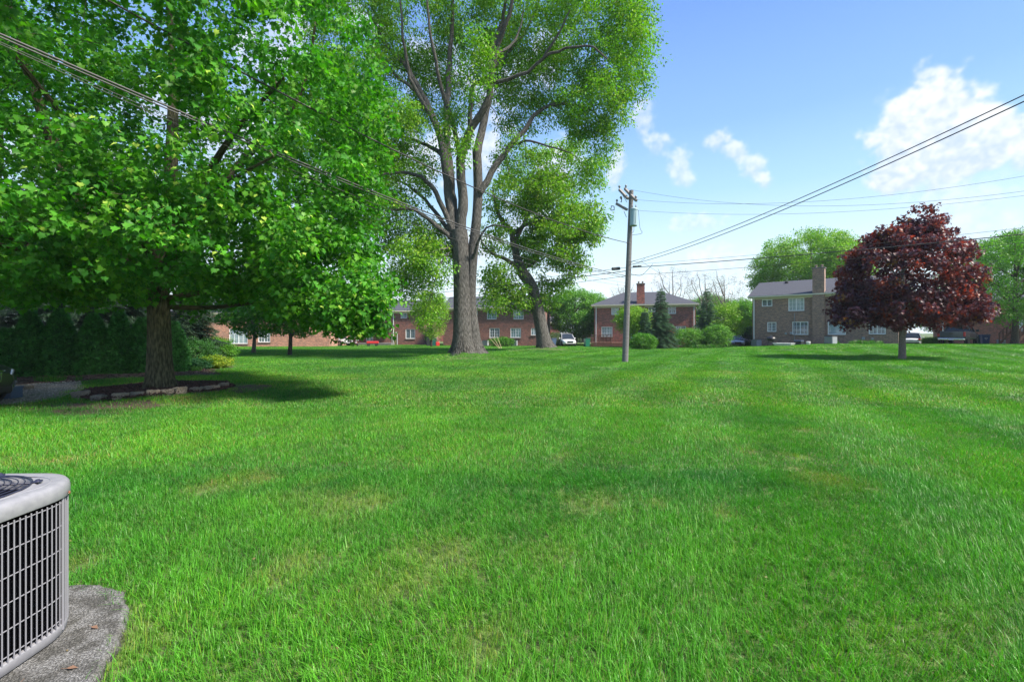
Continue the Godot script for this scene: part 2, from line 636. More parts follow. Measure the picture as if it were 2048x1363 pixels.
	M.ac_shell = rough_mat(lin(0.205, 0.205, 0.23), lin(0.245, 0.245, 0.268), 0.02, Vector3(2, 2, 2), 0.0, 0.42, 25)
	M.ac_bar = plain_mat(lin(0.20, 0.20, 0.23), 0.5)
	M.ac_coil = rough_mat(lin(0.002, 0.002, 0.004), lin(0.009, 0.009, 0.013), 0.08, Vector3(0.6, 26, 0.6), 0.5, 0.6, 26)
	M.ac_coil.metallic_specular = 0.1
	M.ac_wire = plain_mat(lin(0.022, 0.024, 0.05), 0.35)
	M.rust = rough_mat(lin(0.18, 0.06, 0.03), lin(0.32, 0.13, 0.07), 0.1, Vector3(20, 20, 20), 0.1, 0.9, 27)
	M.fan = plain_mat(lin(0.10, 0.11, 0.14), 0.5)
	M.rubber = plain_mat(lin(0.02, 0.02, 0.021), 0.85)
	M.chrome = plain_mat(lin(0.60, 0.60, 0.61), 0.15, 1.0)
	M.black = plain_mat(lin(0.012, 0.012, 0.013), 0.4)
	M.car_glass = plain_mat(lin(0.02, 0.025, 0.03), 0.04)
	M.red_lens = plain_mat(lin(0.45, 0.02, 0.02), 0.15)
	M.lamp_lens = plain_mat(lin(0.6, 0.62, 0.65), 0.08)
	M.plate = plain_mat(lin(0.55, 0.57, 0.6), 0.5)
	M.blue_plastic = plain_mat(lin(0.018, 0.045, 0.16), 0.45)
	M.teal_plastic = plain_mat(lin(0.02, 0.12, 0.11), 0.45)
	M.green_plastic = plain_mat(lin(0.015, 0.16, 0.10), 0.45)
	M.dark_plastic = plain_mat(lin(0.025, 0.03, 0.035), 0.5)
	M.slate_plastic = plain_mat(lin(0.06, 0.10, 0.19), 0.5)
	M.red_plastic = plain_mat(lin(0.45, 0.03, 0.03), 0.4)
	M.grey_metal = plain_mat(lin(0.28, 0.31, 0.34), 0.5, 0.1)
	M.tan_wood = rough_mat(lin(0.30, 0.24, 0.13), lin(0.50, 0.42, 0.26), 0.03, Vector3(1, 4, 1), 0.2, 0.8, 28)


func paint(c: Color) -> StandardMaterial3D:
	var m := plain_mat(c, 0.3)
	m.clearcoat_enabled = true
	m.clearcoat = 1.0
	m.clearcoat_roughness = 0.04
	return m


# ---------------------------------------------------------------- ground
func axis(lo: float, hi: float, step: float, outer: Array) -> PackedFloat32Array:
	var a := PackedFloat32Array()
	for k in range(outer.size() - 1, -1, -1): a.append(lo - float(outer[k]))
	var x := lo
	while x <= hi + 0.001:
		a.append(x)
		x += step
	for k in outer.size(): a.append(hi + float(outer[k]))
	return a


func _ground() -> void:
	var outer := [4.0, 10.0, 25.0, 60.0, 140.0, 320.0, 700.0]
	var xs := axis(-70, 70, 0.8, outer)
	var zs := axis(-90, 6, 0.8, outer)
	var b := MB.new()
	for z in zs:
		for x in xs:
			var e := 0.2
			var nn := Vector3(gh(x - e, z) - gh(x + e, z), 2 * e, gh(x, z - e) - gh(x, z + e)).normalized()
			b.vert(Vector3(x, gh(x, z), z), nn, Vector2(x, z))
	var w := xs.size()
	for j in zs.size() - 1:
		for i in w - 1:
			var a := j * w + i
			b.ix.append_array(PackedInt32Array([a, a + w + 1, a + w, a, a + 1, a + w + 1]))
	struct("lawn", b.mesh(), M.soil)


# a flat sheet that follows the ground, from a closed outline of [x, z]
func sheet(outline: PackedVector2Array, lift: float, cell := 0.35, edge := 0.0) -> ArrayMesh:
	var b := MB.new()
	var lo := outline[0]
	var hi := outline[0]
	for p in outline:
		lo = lo.min(p)
		hi = hi.max(p)
	var x := lo.x
	while x < hi.x:
		var z := lo.y
		while z < hi.y:
			var cellp := PackedVector2Array([Vector2(x, z), Vector2(x + cell, z), Vector2(x + cell, z + cell), Vector2(x, z + cell)])
			for poly in Geometry2D.intersect_polygons(outline, cellp):
				var t := Geometry2D.triangulate_polygon(poly)
				for k in range(0, t.size(), 3):
					var q: Array[Vector3] = []
					for s in 3:
						var p: Vector2 = poly[t[k + s]]
						q.append(Vector3(p.x, gh(p.x, p.y) + lift, p.y))
					if (q[1] - q[0]).cross(q[2] - q[0]).y < 0:
						var keep := q[1]
						q[1] = q[2]
						q[2] = keep
					b.tri(q[0], q[1], q[2], Vector2(q[0].x, q[0].z), Vector2(q[1].x, q[1].z), Vector2(q[2].x, q[2].z))
			z += cell
		x += cell
	return b.mesh()


func ground_px(list: Array) -> PackedVector2Array:
	# outline given as photo columns and rows that lie on level ground
	var o := PackedVector2Array()
	for p in list:
		var d := EYE * F / (float(p[1]) - HY)
		o.append(Vector2((float(p[0]) - CX) / F * d, -d))
	return o


var bare: Array[PackedVector2Array] = []   # where no grass grows
var thin: Array[PackedVector2Array] = []   # where it grows thinly


# ---------------------------------------------------------------- grass: countless blades in tufts, sown more finely where the camera stands
func tuft(count: int, rad: float, h0: float, h1: float, w: float, segs: int, seed_no: int) -> ArrayMesh:
	var r := RandomNumberGenerator.new()
	r.seed = seed_no
	var b := MB.new()
	for k in count:
		var a := r.randf() * TAU
		var q := sqrt(r.randf()) * rad
		var at := Vector3(cos(a) * q, -0.006, sin(a) * q)
		var la := r.randf() * TAU
		var dir := Vector3(cos(la), 0, sin(la))
		var hh := r.randf_range(h0, h1)
		var lean := pow(r.randf(), 1.3) * 1.05 + 0.08
		var fa := la + PI * 0.5 + r.randf_range(-0.7, 0.7)
		var side := Vector3(cos(fa), 0, sin(fa)) * w * r.randf_range(0.7, 1.25) * 0.5
		var u := r.randf()
		var g := r.randf_range(0.55, 1.4)
		b.tint = Color(0.075 * g, 0.275 * g, 0.026 * g)
		if u < 0.24: b.tint = Color(0.145 * g, 0.33 * g, 0.03 * g)
		elif u < 0.34: b.tint = Color(0.035 * g, 0.17 * g, 0.03 * g)
		elif u < 0.375: b.tint = Color(0.34 * g, 0.30 * g, 0.12 * g)
		var p0 := at
		var i0 := -1
		for s in segs + 1:
			var t := float(s) / segs
			var p := at + Vector3.UP * hh * t * (1.0 - 0.38 * lean * t) + dir * hh * lean * t * t * 0.85
			var ww := side * (1.0 - t * t * 0.85) if s < segs else Vector3.ZERO
			var tang := (p - p0) if s > 0 else Vector3.UP
			var nn := side.cross(tang).normalized()
			nn = (nn + Vector3.UP * 0.35 * signf(nn.y + 0.0001)).normalized()
			if s == 0: nn = (side.cross(Vector3.UP + dir * 0.2)).normalized()
			if s < segs:
				var i := b.vert(p - ww, nn)
				b.vert(p + ww, nn)
				if i0 >= 0: b.ix.append_array(PackedInt32Array([i0, i + 1, i0 + 1, i0, i, i + 1]))
				i0 = i
			else:
				var i := b.vert(p, nn)
				b.ix.append_array(PackedInt32Array([i0, i, i0 + 1]))
			p0 = p
	return b.mesh()


func inside(list: Array[PackedVector2Array], p: Vector2) -> bool:
	for o in list:
		if Geometry2D.is_point_in_polygon(p, o): return true
	return false


func _grass() -> void:
	var root := Node3D.new()
	root.name = "grass"
	add_child(root)
	tag(root, "mown green lawn grass covering the whole yard", "grass", "", "stuff")
	# nearest, farthest, tufts per square metre, blades, tuft radius, blade heights, width, segments
	var rings := [
		[1.5, 5.2, 210.0, 60, 0.10, 0.035, 0.10, 0.0031, 3],
		[4.8, 9.5, 110.0, 60, 0.14, 0.04, 0.10, 0.0042, 3],
		[9.0, 19.0, 36.0, 60, 0.25, 0.045, 0.095, 0.008, 2],
		[18.0, 36.0, 14.0, 80, 0.42, 0.045, 0.09, 0.012, 2],
		[35.0, 72.0, 4.0, 120, 0.80, 0.045, 0.09, 0.02, 2],
	]
	# worn or straw-coloured spots seen in the lawn: [column, row, radius in metres]
	var spots := []
	for s in [[560, 1160, 0.16], [600, 1130, 0.22], [1310, 1010, 0.16], [1440, 1028, 0.14], [1500, 905, 0.16], [1605, 862, 0.2], [1590, 915, 0.18], [740, 1010, 0.30], [800, 1180, 0.22], [500, 960, 0.35], [690, 1010, 0.4], [120, 925, 0.28], [980, 1290, 0.2], [880, 1120, 0.35], [1200, 1010, 0.3], [430, 975, 0.3], [1660, 960, 0.4], [1460, 745, 0.7], [240, 1290, 0.25], [260, 1220, 0.12], [160, 1130, 0.16], [500, 775, 0.7], [380, 800, 0.5]]:
		var d := EYE * F / (float(s[1]) - HY)
		spots.append([Vector2((float(s[0]) - CX) / F * d, -d), float(s[2])])
	var mow := Vector2(0.89, 0.455)   # across the mowing stripes
	for k in rings.size():
		var ring: Array = rings[k]
		var xf: Array[Transform3D] = []
		var tint := PackedColorArray()
		var d0: float = ring[0]
		var d1: float = ring[1]
		var cell := 1.0 / sqrt(float(ring[2]))
		var z := -d0
		while z > -d1:
			var half := -z * 1.19 + 0.8
			var x := -half
			while x < half:
				var px := x + rng.randf_range(-0.75, 0.75) * cell
				var pz := z + rng.randf_range(-0.75, 0.75) * cell
				x += cell
				var at := Vector2(px, pz)
				if inside(bare, at): continue
				if inside(thin, at) and rng.randf() < 0.72: continue
				var dry := smoothstep(0.36, 0.66, n_dry.get_noise_2d(px, pz) + 0.35 * n_fine.get_noise_2d(px, pz)) * 0.32
				for s in spots:
					var q: float = at.distance_to(s[0]) / s[1]
					if q < 1.4: dry = maxf(dry, 0.8 * smoothstep(1.4, 0.1, q + n_fine.get_noise_2d(px * 3, pz * 3) * 0.9))
				if rng.randf() < dry * 0.25: continue
				var n1 := n_tint.get_noise_2d(px, pz)
				var n2 := n_fine.get_noise_2d(px + 50, pz)
				var lane := sin(at.dot(mow) * TAU / 2.3 + n_bump.get_noise_2d(px * 0.3, pz * 0.3) * 1.2)
				var stripe := clampf(lane * 2.5, -1, 1) * smoothstep(-4.0, 4.0, px) * 0.42
				var along := Vector3(-mow.y, 0, mow.x) * stripe
				var a := rng.randf() * TAU
				var s := rng.randf_range(0.8, 1.2) * (1.0 + 0.22 * n1 + 0.12 * n2) * (1.0 - 0.35 * dry)
				var bs := Basis(Vector3(cos(a), 0, -sin(a)) * s, Vector3.UP * s + along * s + Vector3(rng.randf_range(-0.25, 0.25), 0, rng.randf_range(-0.25, 0.25)) * s, Vector3(sin(a), 0, cos(a)) * s)
				xf.append(Transform3D(bs, Vector3(px, gh(px, pz), pz)))
				var c := Color(1.0 + 0.75 * n1 + 0.25 * n2, 1.0 + 0.42 * n1 + 0.26 * n2, 1.0 + 0.1 * n1)
				c = c * rng.randf_range(0.88, 1.14)
				c = c.lerp(Color(3.2, 1.12, 2.6), dry * 0.75)
				c.a = 1.0
				tint.append(c)
			z -= cell
		copies("blades", tuft(ring[3], ring[4], ring[5], ring[6], ring[7], ring[8], 100 + k), M.blade, root, xf, tint)


# ---------------------------------------------------------------- trees
class Growth:
	var sk := PackedVector3Array()     # skeleton points that new branches may leave from
	var sr := PackedFloat32Array()     # thickness there
	var wood := MB.new()
	var xf: Array[Transform3D] = []
	var tint := PackedColorArray()
	var r := RandomNumberGenerator.new()

	func curve(pts: Array, step: float) -> PackedVector3Array:
		var o := PackedVector3Array()
		for k in pts.size() - 1:
			var p0: Vector3 = pts[maxi(k - 1, 0)]
			var p1: Vector3 = pts[k]
			var p2: Vector3 = pts[k + 1]
			var p3: Vector3 = pts[mini(k + 2, pts.size() - 1)]
			var m := maxi(1, int(ceil(p1.distance_to(p2) / step)))
			for q in m: o.append(p1.cubic_interpolate(p2, p0, p3, float(q) / m))
		o.append(pts[pts.size() - 1])
		return o

	func limb(pts: Array, r0: float, r1: float, sides := 10, step := 0.5, lobes := 0.0, lobe_h := 0.7, wander := 0.0, ease := 1.0) -> void:
		var c := curve(pts, step)
		var rad := PackedFloat32Array()
		for k in c.size():
			var t := float(k) / (c.size() - 1)
			rad.append(lerpf(r0, r1, pow(t, ease)))
			if wander > 0 and k > 0 and k < c.size() - 1:
				c[k] += Vector3(r.randf_range(-1, 1), r.randf_range(-1, 1), r.randf_range(-1, 1)) * wander
		wood.tube(c, rad, sides, true, lobes, lobe_h)
		for k in c.size():
			sk.append(c[k])
			sr.append(rad[k])

	func nearest(p: Vector3, from_y: float) -> int:
		var best := 1e12
		var at := 0
		for k in range(0, sk.size()):
			var q := sk[k]
			if q.y < from_y: continue
			var d := q.distance_squared_to(p)
			if q.y > p.y: d *= 1.0 + 0.35 * (q.y - p.y)
			if d < best:
				best = d
				at = k
		return at

	# grow a branch to each point, then set leaf clusters along its outer part
	func grow(targets: PackedVector3Array, o: Dictionary) -> void:
		var from_y: float = o.get("from_y", -100.0)
		var every: float = o.get("every", 0.45)
		var spread: float = o.get("spread", 0.35)
		var droop: float = o.get("droop", 0.15)
		var outer: float = o.get("outer", 0.35)
		var s0: float = o.get("s0", 0.8)
		var s1: float = o.get("s1", 1.2)
		var upright: float = o.get("upright", 0.5)
		var extra: int = o.get("extra", 2)
		var tones: Array = o.tones
		var thick: float = o.get("thick", 1.0)
		for p in targets:
			var at := nearest(p, from_y)
			var a := sk[at]
			var l := a.distance_to(p)
			if l < 0.05: continue
			var rr := minf(sr[at] * 0.6, (0.008 + 0.0105 * l) * thick)
			var side := Vector3(r.randf_range(-1, 1), r.randf_range(-1, 1), r.randf_range(-1, 1)) * l * 0.12
			var mid := a.lerp(p, 0.5) + Vector3.UP * l * upright * 0.25 + side
			var tip := p - Vector3.UP * l * droop * 0.4
			var m := clampi(int(l / 0.45), 2, 9)
			var c := PackedVector3Array()
			var rad := PackedFloat32Array()
			for k in m + 1:
				var t := float(k) / m
				var q := a * (1 - t) * (1 - t) + mid * 2 * t * (1 - t) + tip * t * t
				if k > 0: q += Vector3(r.randf_range(-1, 1), r.randf_range(-1, 1), r.randf_range(-1, 1)) * 0.035 * minf(l, 1.5)
				c.append(q)
				rad.append(lerpf(rr, 0.005 * thick, pow(t, 0.8)))
			wood.tube(c, rad, 5 if rr < 0.06 else 7, false)
			for k in range(1, m + 1):
				sk.append(c[k])
				sr.append(rad[k])
			var n := maxi(1, int(l * (1.0 - outer) / every)) + extra
			for k in n:
				var t := outer + (1.0 - outer) * (k + r.randf()) / n
				if k >= n - extra: t = 1.0
				var q := a * (1 - t) * (1 - t) + mid * 2 * t * (1 - t) + tip * t * t
				q += Vector3(r.randf_range(-1, 1), r.randf_range(-0.8, 0.6), r.randf_range(-1, 1)) * spread
				var s := r.randf_range(s0, s1)
				var b := Basis(Vector3.UP, r.randf() * TAU) * Basis(Vector3.RIGHT, r.randf_range(-0.45, 0.45)) * Basis(Vector3.BACK, r.randf_range(-0.45, 0.45))
				xf.append(Transform3D(b.scaled(Vector3.ONE * s), q))
				var c2: Color = tones[r.randi() % tones.size()]
				var g := r.randf_range(0.8, 1.2)
				tint.append(Color(c2.r * g, c2.g * g, c2.b * g))

	# random points in an ellipsoid, more of them near its skin
	func fill(mid: Vector3, rad: Vector3, n: int, shell := 0.5) -> PackedVector3Array:
		var o := PackedVector3Array()
		while o.size() < n:
			var p := Vector3(r.randf_range(-1, 1), r.randf_range(-1, 1), r.randf_range(-1, 1))
			var l := p.length()
			if l > 1.0 or l < 0.05: continue
			p = p / l * pow(l, 1.0 - shell)
			o.append(mid + p * rad)
		return o


func by_distance(pts: PackedVector3Array, from: Vector3) -> PackedVector3Array:
	var a := Array(pts)
	a.sort_custom(func(p, q): return p.distance_squared_to(from) < q.distance_squared_to(from))
	return PackedVector3Array(a)


# one leaf in its own plane: stem at the origin, tip along +z, face up
func maple_leaf(b: MB, at: Vector3, bs: Basis, s: float) -> void:
	var o := [[0.0, 0.0], [0.30, -0.06], [0.26, 0.14], [0.52, 0.34], [0.34, 0.44], [0.30, 0.62], [0.13, 0.62], [0.0, 1.0], [-0.13, 0.62], [-0.30, 0.62], [-0.34, 0.44], [-0.52, 0.34], [-0.26, 0.14], [-0.30, -0.06]]
	var nn := bs * Vector3.UP
	var first := b.vert(at + bs * Vector3(0, 0, 0.34) * s, nn)
	for p in o:
		var x: float = p[0]
		var z: float = p[1]
		var up := absf(x) * 0.28 - z * z * 0.22
		b.vert(at + bs * Vector3(x, up, z) * s, (nn + bs * Vector3(-x * 0.6, 0, z * 0.3)).normalized())
	var m := o.size()
	for k in m:
		b.ix.append_array(PackedInt32Array([first, first + 1 + k, first + 1 + (k + 1) % m]))


func oval_leaf(b: MB, at: Vector3, bs: Basis, s: float, wide := 0.5) -> void:
	var nn := bs * Vector3.UP
	var n1 := (nn + bs * Vector3(-0.3, 0, 0)).normalized()
	var n2 := (nn + bs * Vector3(0.3, 0, 0)).normalized()
	var i := b.vert(at, nn)
	b.vert(at + bs * Vector3(wide * 0.5, 0.07, 0.42) * s, n1)
	b.vert(at + bs * Vector3(0, -0.06, 1.0) * s, nn)
	b.vert(at + bs * Vector3(-wide * 0.5, 0.07, 0.42) * s, n2)
	b.ix.append_array(PackedInt32Array([i, i + 1, i + 2, i, i + 2, i + 3]))


func leaf_cluster(kind: String, count: int, rad: float, size: float, seed_no: int, flat := 0.6, tilt := 0.6) -> ArrayMesh:
	var r := RandomNumberGenerator.new()
	r.seed = seed_no
	var b := MB.new()
	for k in count:
		var p := Vector3(r.randf_range(-1, 1), r.randf_range(-1, 1), r.randf_range(-1, 1))
		while p.length() > 1.0: p = Vector3(r.randf_range(-1, 1), r.randf_range(-1, 1), r.randf_range(-1, 1))
		p.y *= flat
		var out := Vector3(p.x, 0, p.z)
		var az := atan2(out.x, out.z) + r.randf_range(-0.9, 0.9)
		var bs := Basis(Vector3.UP, az) * Basis(Vector3.RIGHT, r.randf_range(-0.1, 1.3) * tilt + 0.15) * Basis(Vector3.BACK, r.randf_range(-0.9, 0.9) * tilt)
		var g := r.randf_range(0.72, 1.3)
		b.tint = Color(g * r.randf_range(0.85, 1.2), g, g * r.randf_range(0.8, 1.1))
		var s := size * r.randf_range(0.5, 1.35)
		if kind == "maple": maple_leaf(b, p * rad, bs, s)
		else: oval_leaf(b, p * rad, bs, s, 0.55)
	return b.mesh()


func needle_cluster(count: int, rad: float, size: float, width: float, seed_no: int) -> ArrayMesh:
	# a drooping spray: needles all round a few short twigs
	var r := RandomNumberGenerator.new()
	r.seed = seed_no
	var b := MB.new()
	for k in count:
		var along := r.randf()
		var tw := (k % 5) * 0.5 - 1.0
		var at := Vector3(sin(tw) * along, -0.18 * along * along, cos(tw) * along) * rad
		var d := Vector3(sin(tw), 0, cos(tw)) * 0.6 + Vector3(r.randf_range(-1, 1), r.randf_range(-0.5, 0.8), r.randf_range(-1, 1))
		d = d.normalized()
		var sd := d.cross(Vector3(r.randf_range(-0.6, 0.6), 1, r.randf_range(-0.6, 0.6))).normalized() * width * 0.5
		var g := r.randf_range(0.7, 1.3)
		b.tint = Color(g, g, g)
		b.tri(at - sd, at + sd, at + d * size * r.randf_range(0.7, 1.2))
	return b.mesh()


func fan_cluster(count: int, rad: float, size: float, seed_no: int) -> ArrayMesh:
	# arborvitae: upright flat sprays of tiny scales
	var r := RandomNumberGenerator.new()
	r.seed = seed_no
	var b := MB.new()
	for k in count:
		var a := r.randf() * TAU
		var at := Vector3(r.randf_range(-1, 1), r.randf_range(-1, 1), r.randf_range(-1, 1)) * rad
		var up := Vector3(sin(a) * 0.7, r.randf_range(0.3, 1.0), cos(a) * 0.7).normalized()
		var sd := up.cross(Vector3(cos(a * 3.1), 0.2, sin(a * 2.3))).normalized()
		var g := r.randf_range(0.65, 1.35)
		b.tint = Color(g, g, g * r.randf_range(0.7, 1.1))
		for q in 5:
			var d := (up + sd * (q - 2) * 0.42).normalized()
			var w := up.cross(sd).cross(d).normalized() * size * 0.09
			var l := size * (1.0 - 0.16 * absf(q - 2))
			b.tri(at - w, at + w, at + d * l)
	return b.mesh()


func add_tree(t: Growth, node: Node3D, bark: Material, cluster: Mesh, leaves: Material, crown := "crown") -> void:
	# the tree's parts are placed relative to its base
	var base := node.position
	var v := t.wood.v
	for k in v.size(): v[k] -= base
	t.wood.v = v
	part("trunk", t.wood.mesh(), bark, node)
	if t.xf.size():
		for k in t.xf.size(): t.xf[k].origin -= base
		copies(crown, cluster, leaves, node, t.xf, t.tint)


const GREENS_MAPLE := [Color(0.078, 0.285, 0.030), Color(0.105, 0.34, 0.032), Color(0.062, 0.24, 0.030), Color(0.15, 0.38, 0.036)]
const GREENS_ELM := [Color(0.165, 0.36, 0.028), Color(0.20, 0.41, 0.03), Color(0.135, 0.32, 0.028), Color(0.26, 0.42, 0.035)]
const GREENS_YELLOW := [Color(0.20, 0.38, 0.03), Color(0.25, 0.42, 0.035), Color(0.16, 0.33, 0.03)]
const GREENS_FAR := [Color(0.13, 0.31, 0.04), Color(0.165, 0.36, 0.045), Color(0.11, 0.27, 0.04)]
const GREENS_DARK := [Color(0.028, 0.10, 0.02), Color(0.04, 0.13, 0.025), Color(0.022, 0.08, 0.02)]


func _big_trees() -> void:
	_left_maple()
	_tall_elm()
	_leaning_tree()
	_red_maple()


func _left_maple() -> void:
	var base := on_ground(318, 12.0)
	var t := Growth.new()
	t.r.seed = 41
	var b := base - Vector3.UP * 0.25
	# trunk rises to where the limbs part, then runs on as a leader
	t.limb([b, base + Vector3(0, 1.2, 0), base + Vector3(0.02, 2.5, 0.05)], 0.27, 0.235, 24, 0.10, 1.1, 0.34)
	t.limb([base + Vector3(0.02, 2.35, 0.05), base + Vector3(0.15, 4.2, -0.1), base + Vector3(0.4, 6.0, 0.1), base + Vector3(0.2, 8.8, -0.2), base + Vector3(0.1, 12.0, 0)], 0.21, 0.04, 12, 0.5)
	t.limb([base + Vector3(0, 2.3, 0), base + Vector3(-0.5, 3.3, 0.4), base + Vector3(-1.4, 5.2, 1.0), base + Vector3(-2.1, 8.0, 1.4), base + Vector3(-2.6, 10.5, 1.6)], 0.20, 0.04, 10, 0.5)
	t.limb([base + Vector3(0.1, 2.4, 0), base + Vector3(1.2, 2.55, 0.2), base + Vector3(2.3, 2.75, 0.5), base + Vector3(3.4, 3.4, 0.7), base + Vector3(4.6, 3.9, 0.8)], 0.085, 0.02, 8, 0.4)
	t.limb([base + Vector3(0.1, 2.2, 0), base + Vector3(1.0, 2.2, -0.5), base + Vector3(2.2, 2.45, -1.2), base + Vector3(3.6, 3.0, -1.8)], 0.075, 0.02, 8, 0.4)
	t.limb([base + Vector3(0.2, 3.0, 0), base + Vector3(1.4, 4.6, 0.8), base + Vector3(2.9, 6.0, 1.6), base + Vector3(4.4, 7.0, 2.2)], 0.14, 0.03, 9, 0.4)
	t.limb([base + Vector3(0.2, 4.0, 0), base + Vector3(1.5, 6.2, -0.9), base + Vector3(3.0, 8.4, -1.4), base + Vector3(3.6, 10.4, -1.2)], 0.13, 0.03, 9, 0.4)
	t.limb([base + Vector3(0.1, 3.0, 0), base + Vector3(0.3, 4.3, 1.3), base + Vector3(0.5, 5.6, 2.9), base + Vector3(0.6, 6.6, 4.4)], 0.12, 0.03, 9, 0.4)
	t.limb([base + Vector3(0, 2.5, 0), base + Vector3(-1.3, 3.0, 0.5), base + Vector3(-2.8, 3.8, 1.0), base + Vector3(-4.4, 4.6, 1.4)], 0.11, 0.03, 9, 0.4)
	t.limb([base + Vector3(0, 2.7, 0), base + Vector3(-0.9, 3.6, -1.1), base + Vector3(-2.2, 5.0, -2.6), base + Vector3(-3.2, 6.4, -3.8)], 0.12, 0.03, 9, 0.4)
	t.limb([base + Vector3(0, 2.5, 0), base + Vector3(-0.3, 2.9, 1.2), base + Vector3(-0.8, 3.2, 2.6), base + Vector3(-1.2, 3.5, 4.0)], 0.09, 0.02, 8, 0.4)
	t.limb([base + Vector3(0.2, 3.4, 0), base + Vector3(1.6, 3.9, 1.4), base + Vector3(3.2, 4.6, 2.4), base + Vector3(4.6, 5.0, 3.0)], 0.10, 0.02, 8, 0.4)
	var pts := PackedVector3Array()
	pts.append_array(t.fill(base + Vector3(0.2, 7.4, 0.2), Vector3(5.9, 5.2, 5.2), 900, 0.5))
	pts.append_array(t.fill(base + Vector3(0.4, 3.9, 0.4), Vector3(5.3, 1.35, 4.8), 260, 0.4))
	pts.append_array(t.fill(base + Vector3(4.3, 3.2, 0.4), Vector3(1.7, 1.3, 2.2), 50, 0.2))
	pts.append_array(t.fill(base + Vector3(4.6, 5.4, 0.6), Vector3(1.5, 2.0, 2.4), 50, 0.2))
	pts.append_array(t.fill(base + Vector3(-1.2, 2.75, 2.4), Vector3(2.0, 0.5, 1.6), 36, 0.2))
	var keep := PackedVector3Array()
	for p in pts:
		var q := p - base
		if q.y < 2.15 + 0.10 * maxf(0.0, 3.0 - Vector2(q.x, q.z).length()): continue
		if Vector2(p.x, p.z).length() < 4.6: continue
		keep.append(p)
	# sprays that hang low on the open side
	for q in [[700, 612, 10.6, 0.75, 0.5, 22], [640, 590, 11.0, 0.8, 0.5, 22], [745, 632, 11.0, 0.4, 0.4, 12], [690, 640, 11.4, 0.5, 0.3, 8], [600, 600, 11.6, 0.8, 0.4, 14], [740, 560, 10.8, 0.55, 0.6, 18]]:
		keep.append_array(t.fill(P(q[0], q[1], q[2]), Vector3(q[3], q[4], 0.9), q[5], 0.2))
	t.grow(by_distance(keep, base + Vector3(0, 3, 0)), {"from_y": base.y + 2.0, "every": 0.20, "spread": 0.28, "outer": 0.22, "extra": 4, "droop": 0.35, "s0": 0.8, "s1": 1.2, "tones": GREENS_MAPLE})
	var node := thing("maple_tree", "large leafy green maple standing in the stone-edged mulch bed", "tree", base)
	add_tree(t, node, M.bark_maple, leaf_cluster("maple", 20, 0.32, 0.105, 61, 0.6, 0.85), M.leaf)
	# the leaves that show largest, each on its own
	var order := []
	for k in t.xf.size():
		var p: Vector3 = t.xf[k].origin + base
		var px := CX + F * p.x / -p.z
		var py := HY - F * (p.y - EYE) / -p.z
		if px > 10 and px < 1000 and py > 10 and py < 660: order.append([Vector3(p.x, p.y - EYE, p.z).length(), k])
	order.sort_custom(func(p, q): return p[0] < q[0])
	var one := MB.new()
	maple_leaf(one, Vector3.ZERO, Basis.IDENTITY, 0.12)
	var lm := one.mesh()
	var tones: Array[Material] = []
	for c in GREENS_MAPLE:
		var m := leaf_mat(Color(0.86, 1.0, 0.45))
		m.vertex_color_use_as_albedo = false
		m.albedo_color = Color(c.r * 0.72, c.g * 0.8, c.b * 0.8).linear_to_srgb()
		tones.append(m)
	for k in mini(300, order.size()):
		var x: Transform3D = t.xf[order[k][1]]
		var o := part("leaf", lm, tones[k % 3], node)
		o.transform = Transform3D(Basis(Vector3.UP, t.r.randf() * TAU) * Basis(Vector3.RIGHT, t.r.randf_range(0.2, 0.9)), x.origin + Vector3(t.r.randf_range(-0.2, 0.2), t.r.randf_range(-0.25, 0.05), t.r.randf_range(-0.2, 0.3)))
	# a second, darker maple further to the side; only its right half reaches into the picture
	var base2 := on_ground(-150, 14.5)
	var u := Growth.new()
	u.r.seed = 43
	u.limb([base2 - Vector3.UP * 0.2, base2 + Vector3(0.1, 2, 0), base2 + Vector3(0.5, 4.2, 0)], 0.34, 0.26, 14, 0.3, 0.4, 0.4)
	u.limb([base2 + Vector3(0.5, 4.0, 0), base2 + Vector3(1.6, 5.6, -0.2), base2 + Vector3(2.1, 7.6, -0.2), base2 + Vector3(2.0, 10.5, 0)], 0.24, 0.05, 10)
	u.limb([base2 + Vector3(0.4, 3.8, 0), base2 + Vector3(2.0, 4.4, 0.4), base2 + Vector3(3.6, 5.2, 0.6), base2 + Vector3(5.0, 5.6, 0.8)], 0.14, 0.03, 9)
	u.limb([base2 + Vector3(0.4, 4.0, 0), base2 + Vector3(-0.6, 6, 0.6), base2 + Vector3(-1.4, 9, 1.0)], 0.2, 0.04, 9)
	var pts2 := u.fill(base2 + Vector3(1.0, 7.6, 0.2), Vector3(5.6, 5.2, 4.8), 380, 0.5)
	pts2.append_array(u.fill(base2 + Vector3(2.6, 3.9, 0.6), Vector3(3.4, 1.2, 3.0), 70, 0.3))
	u.grow(by_distance(pts2, base2 + Vector3(0, 4, 0)), {"from_y": base2.y + 3.2, "every": 0.24, "spread": 0.3, "outer": 0.25, "extra": 4, "droop": 0.3, "tones": GREENS_MAPLE})
	var node2 := thing("maple_tree", "second green maple at the picture's left border, behind the black car", "tree", base2)
	add_tree(u, node2, M.bark_dark, leaf_cluster("maple", 20, 0.34, 0.11, 62, 0.6, 0.85), M.leaf)


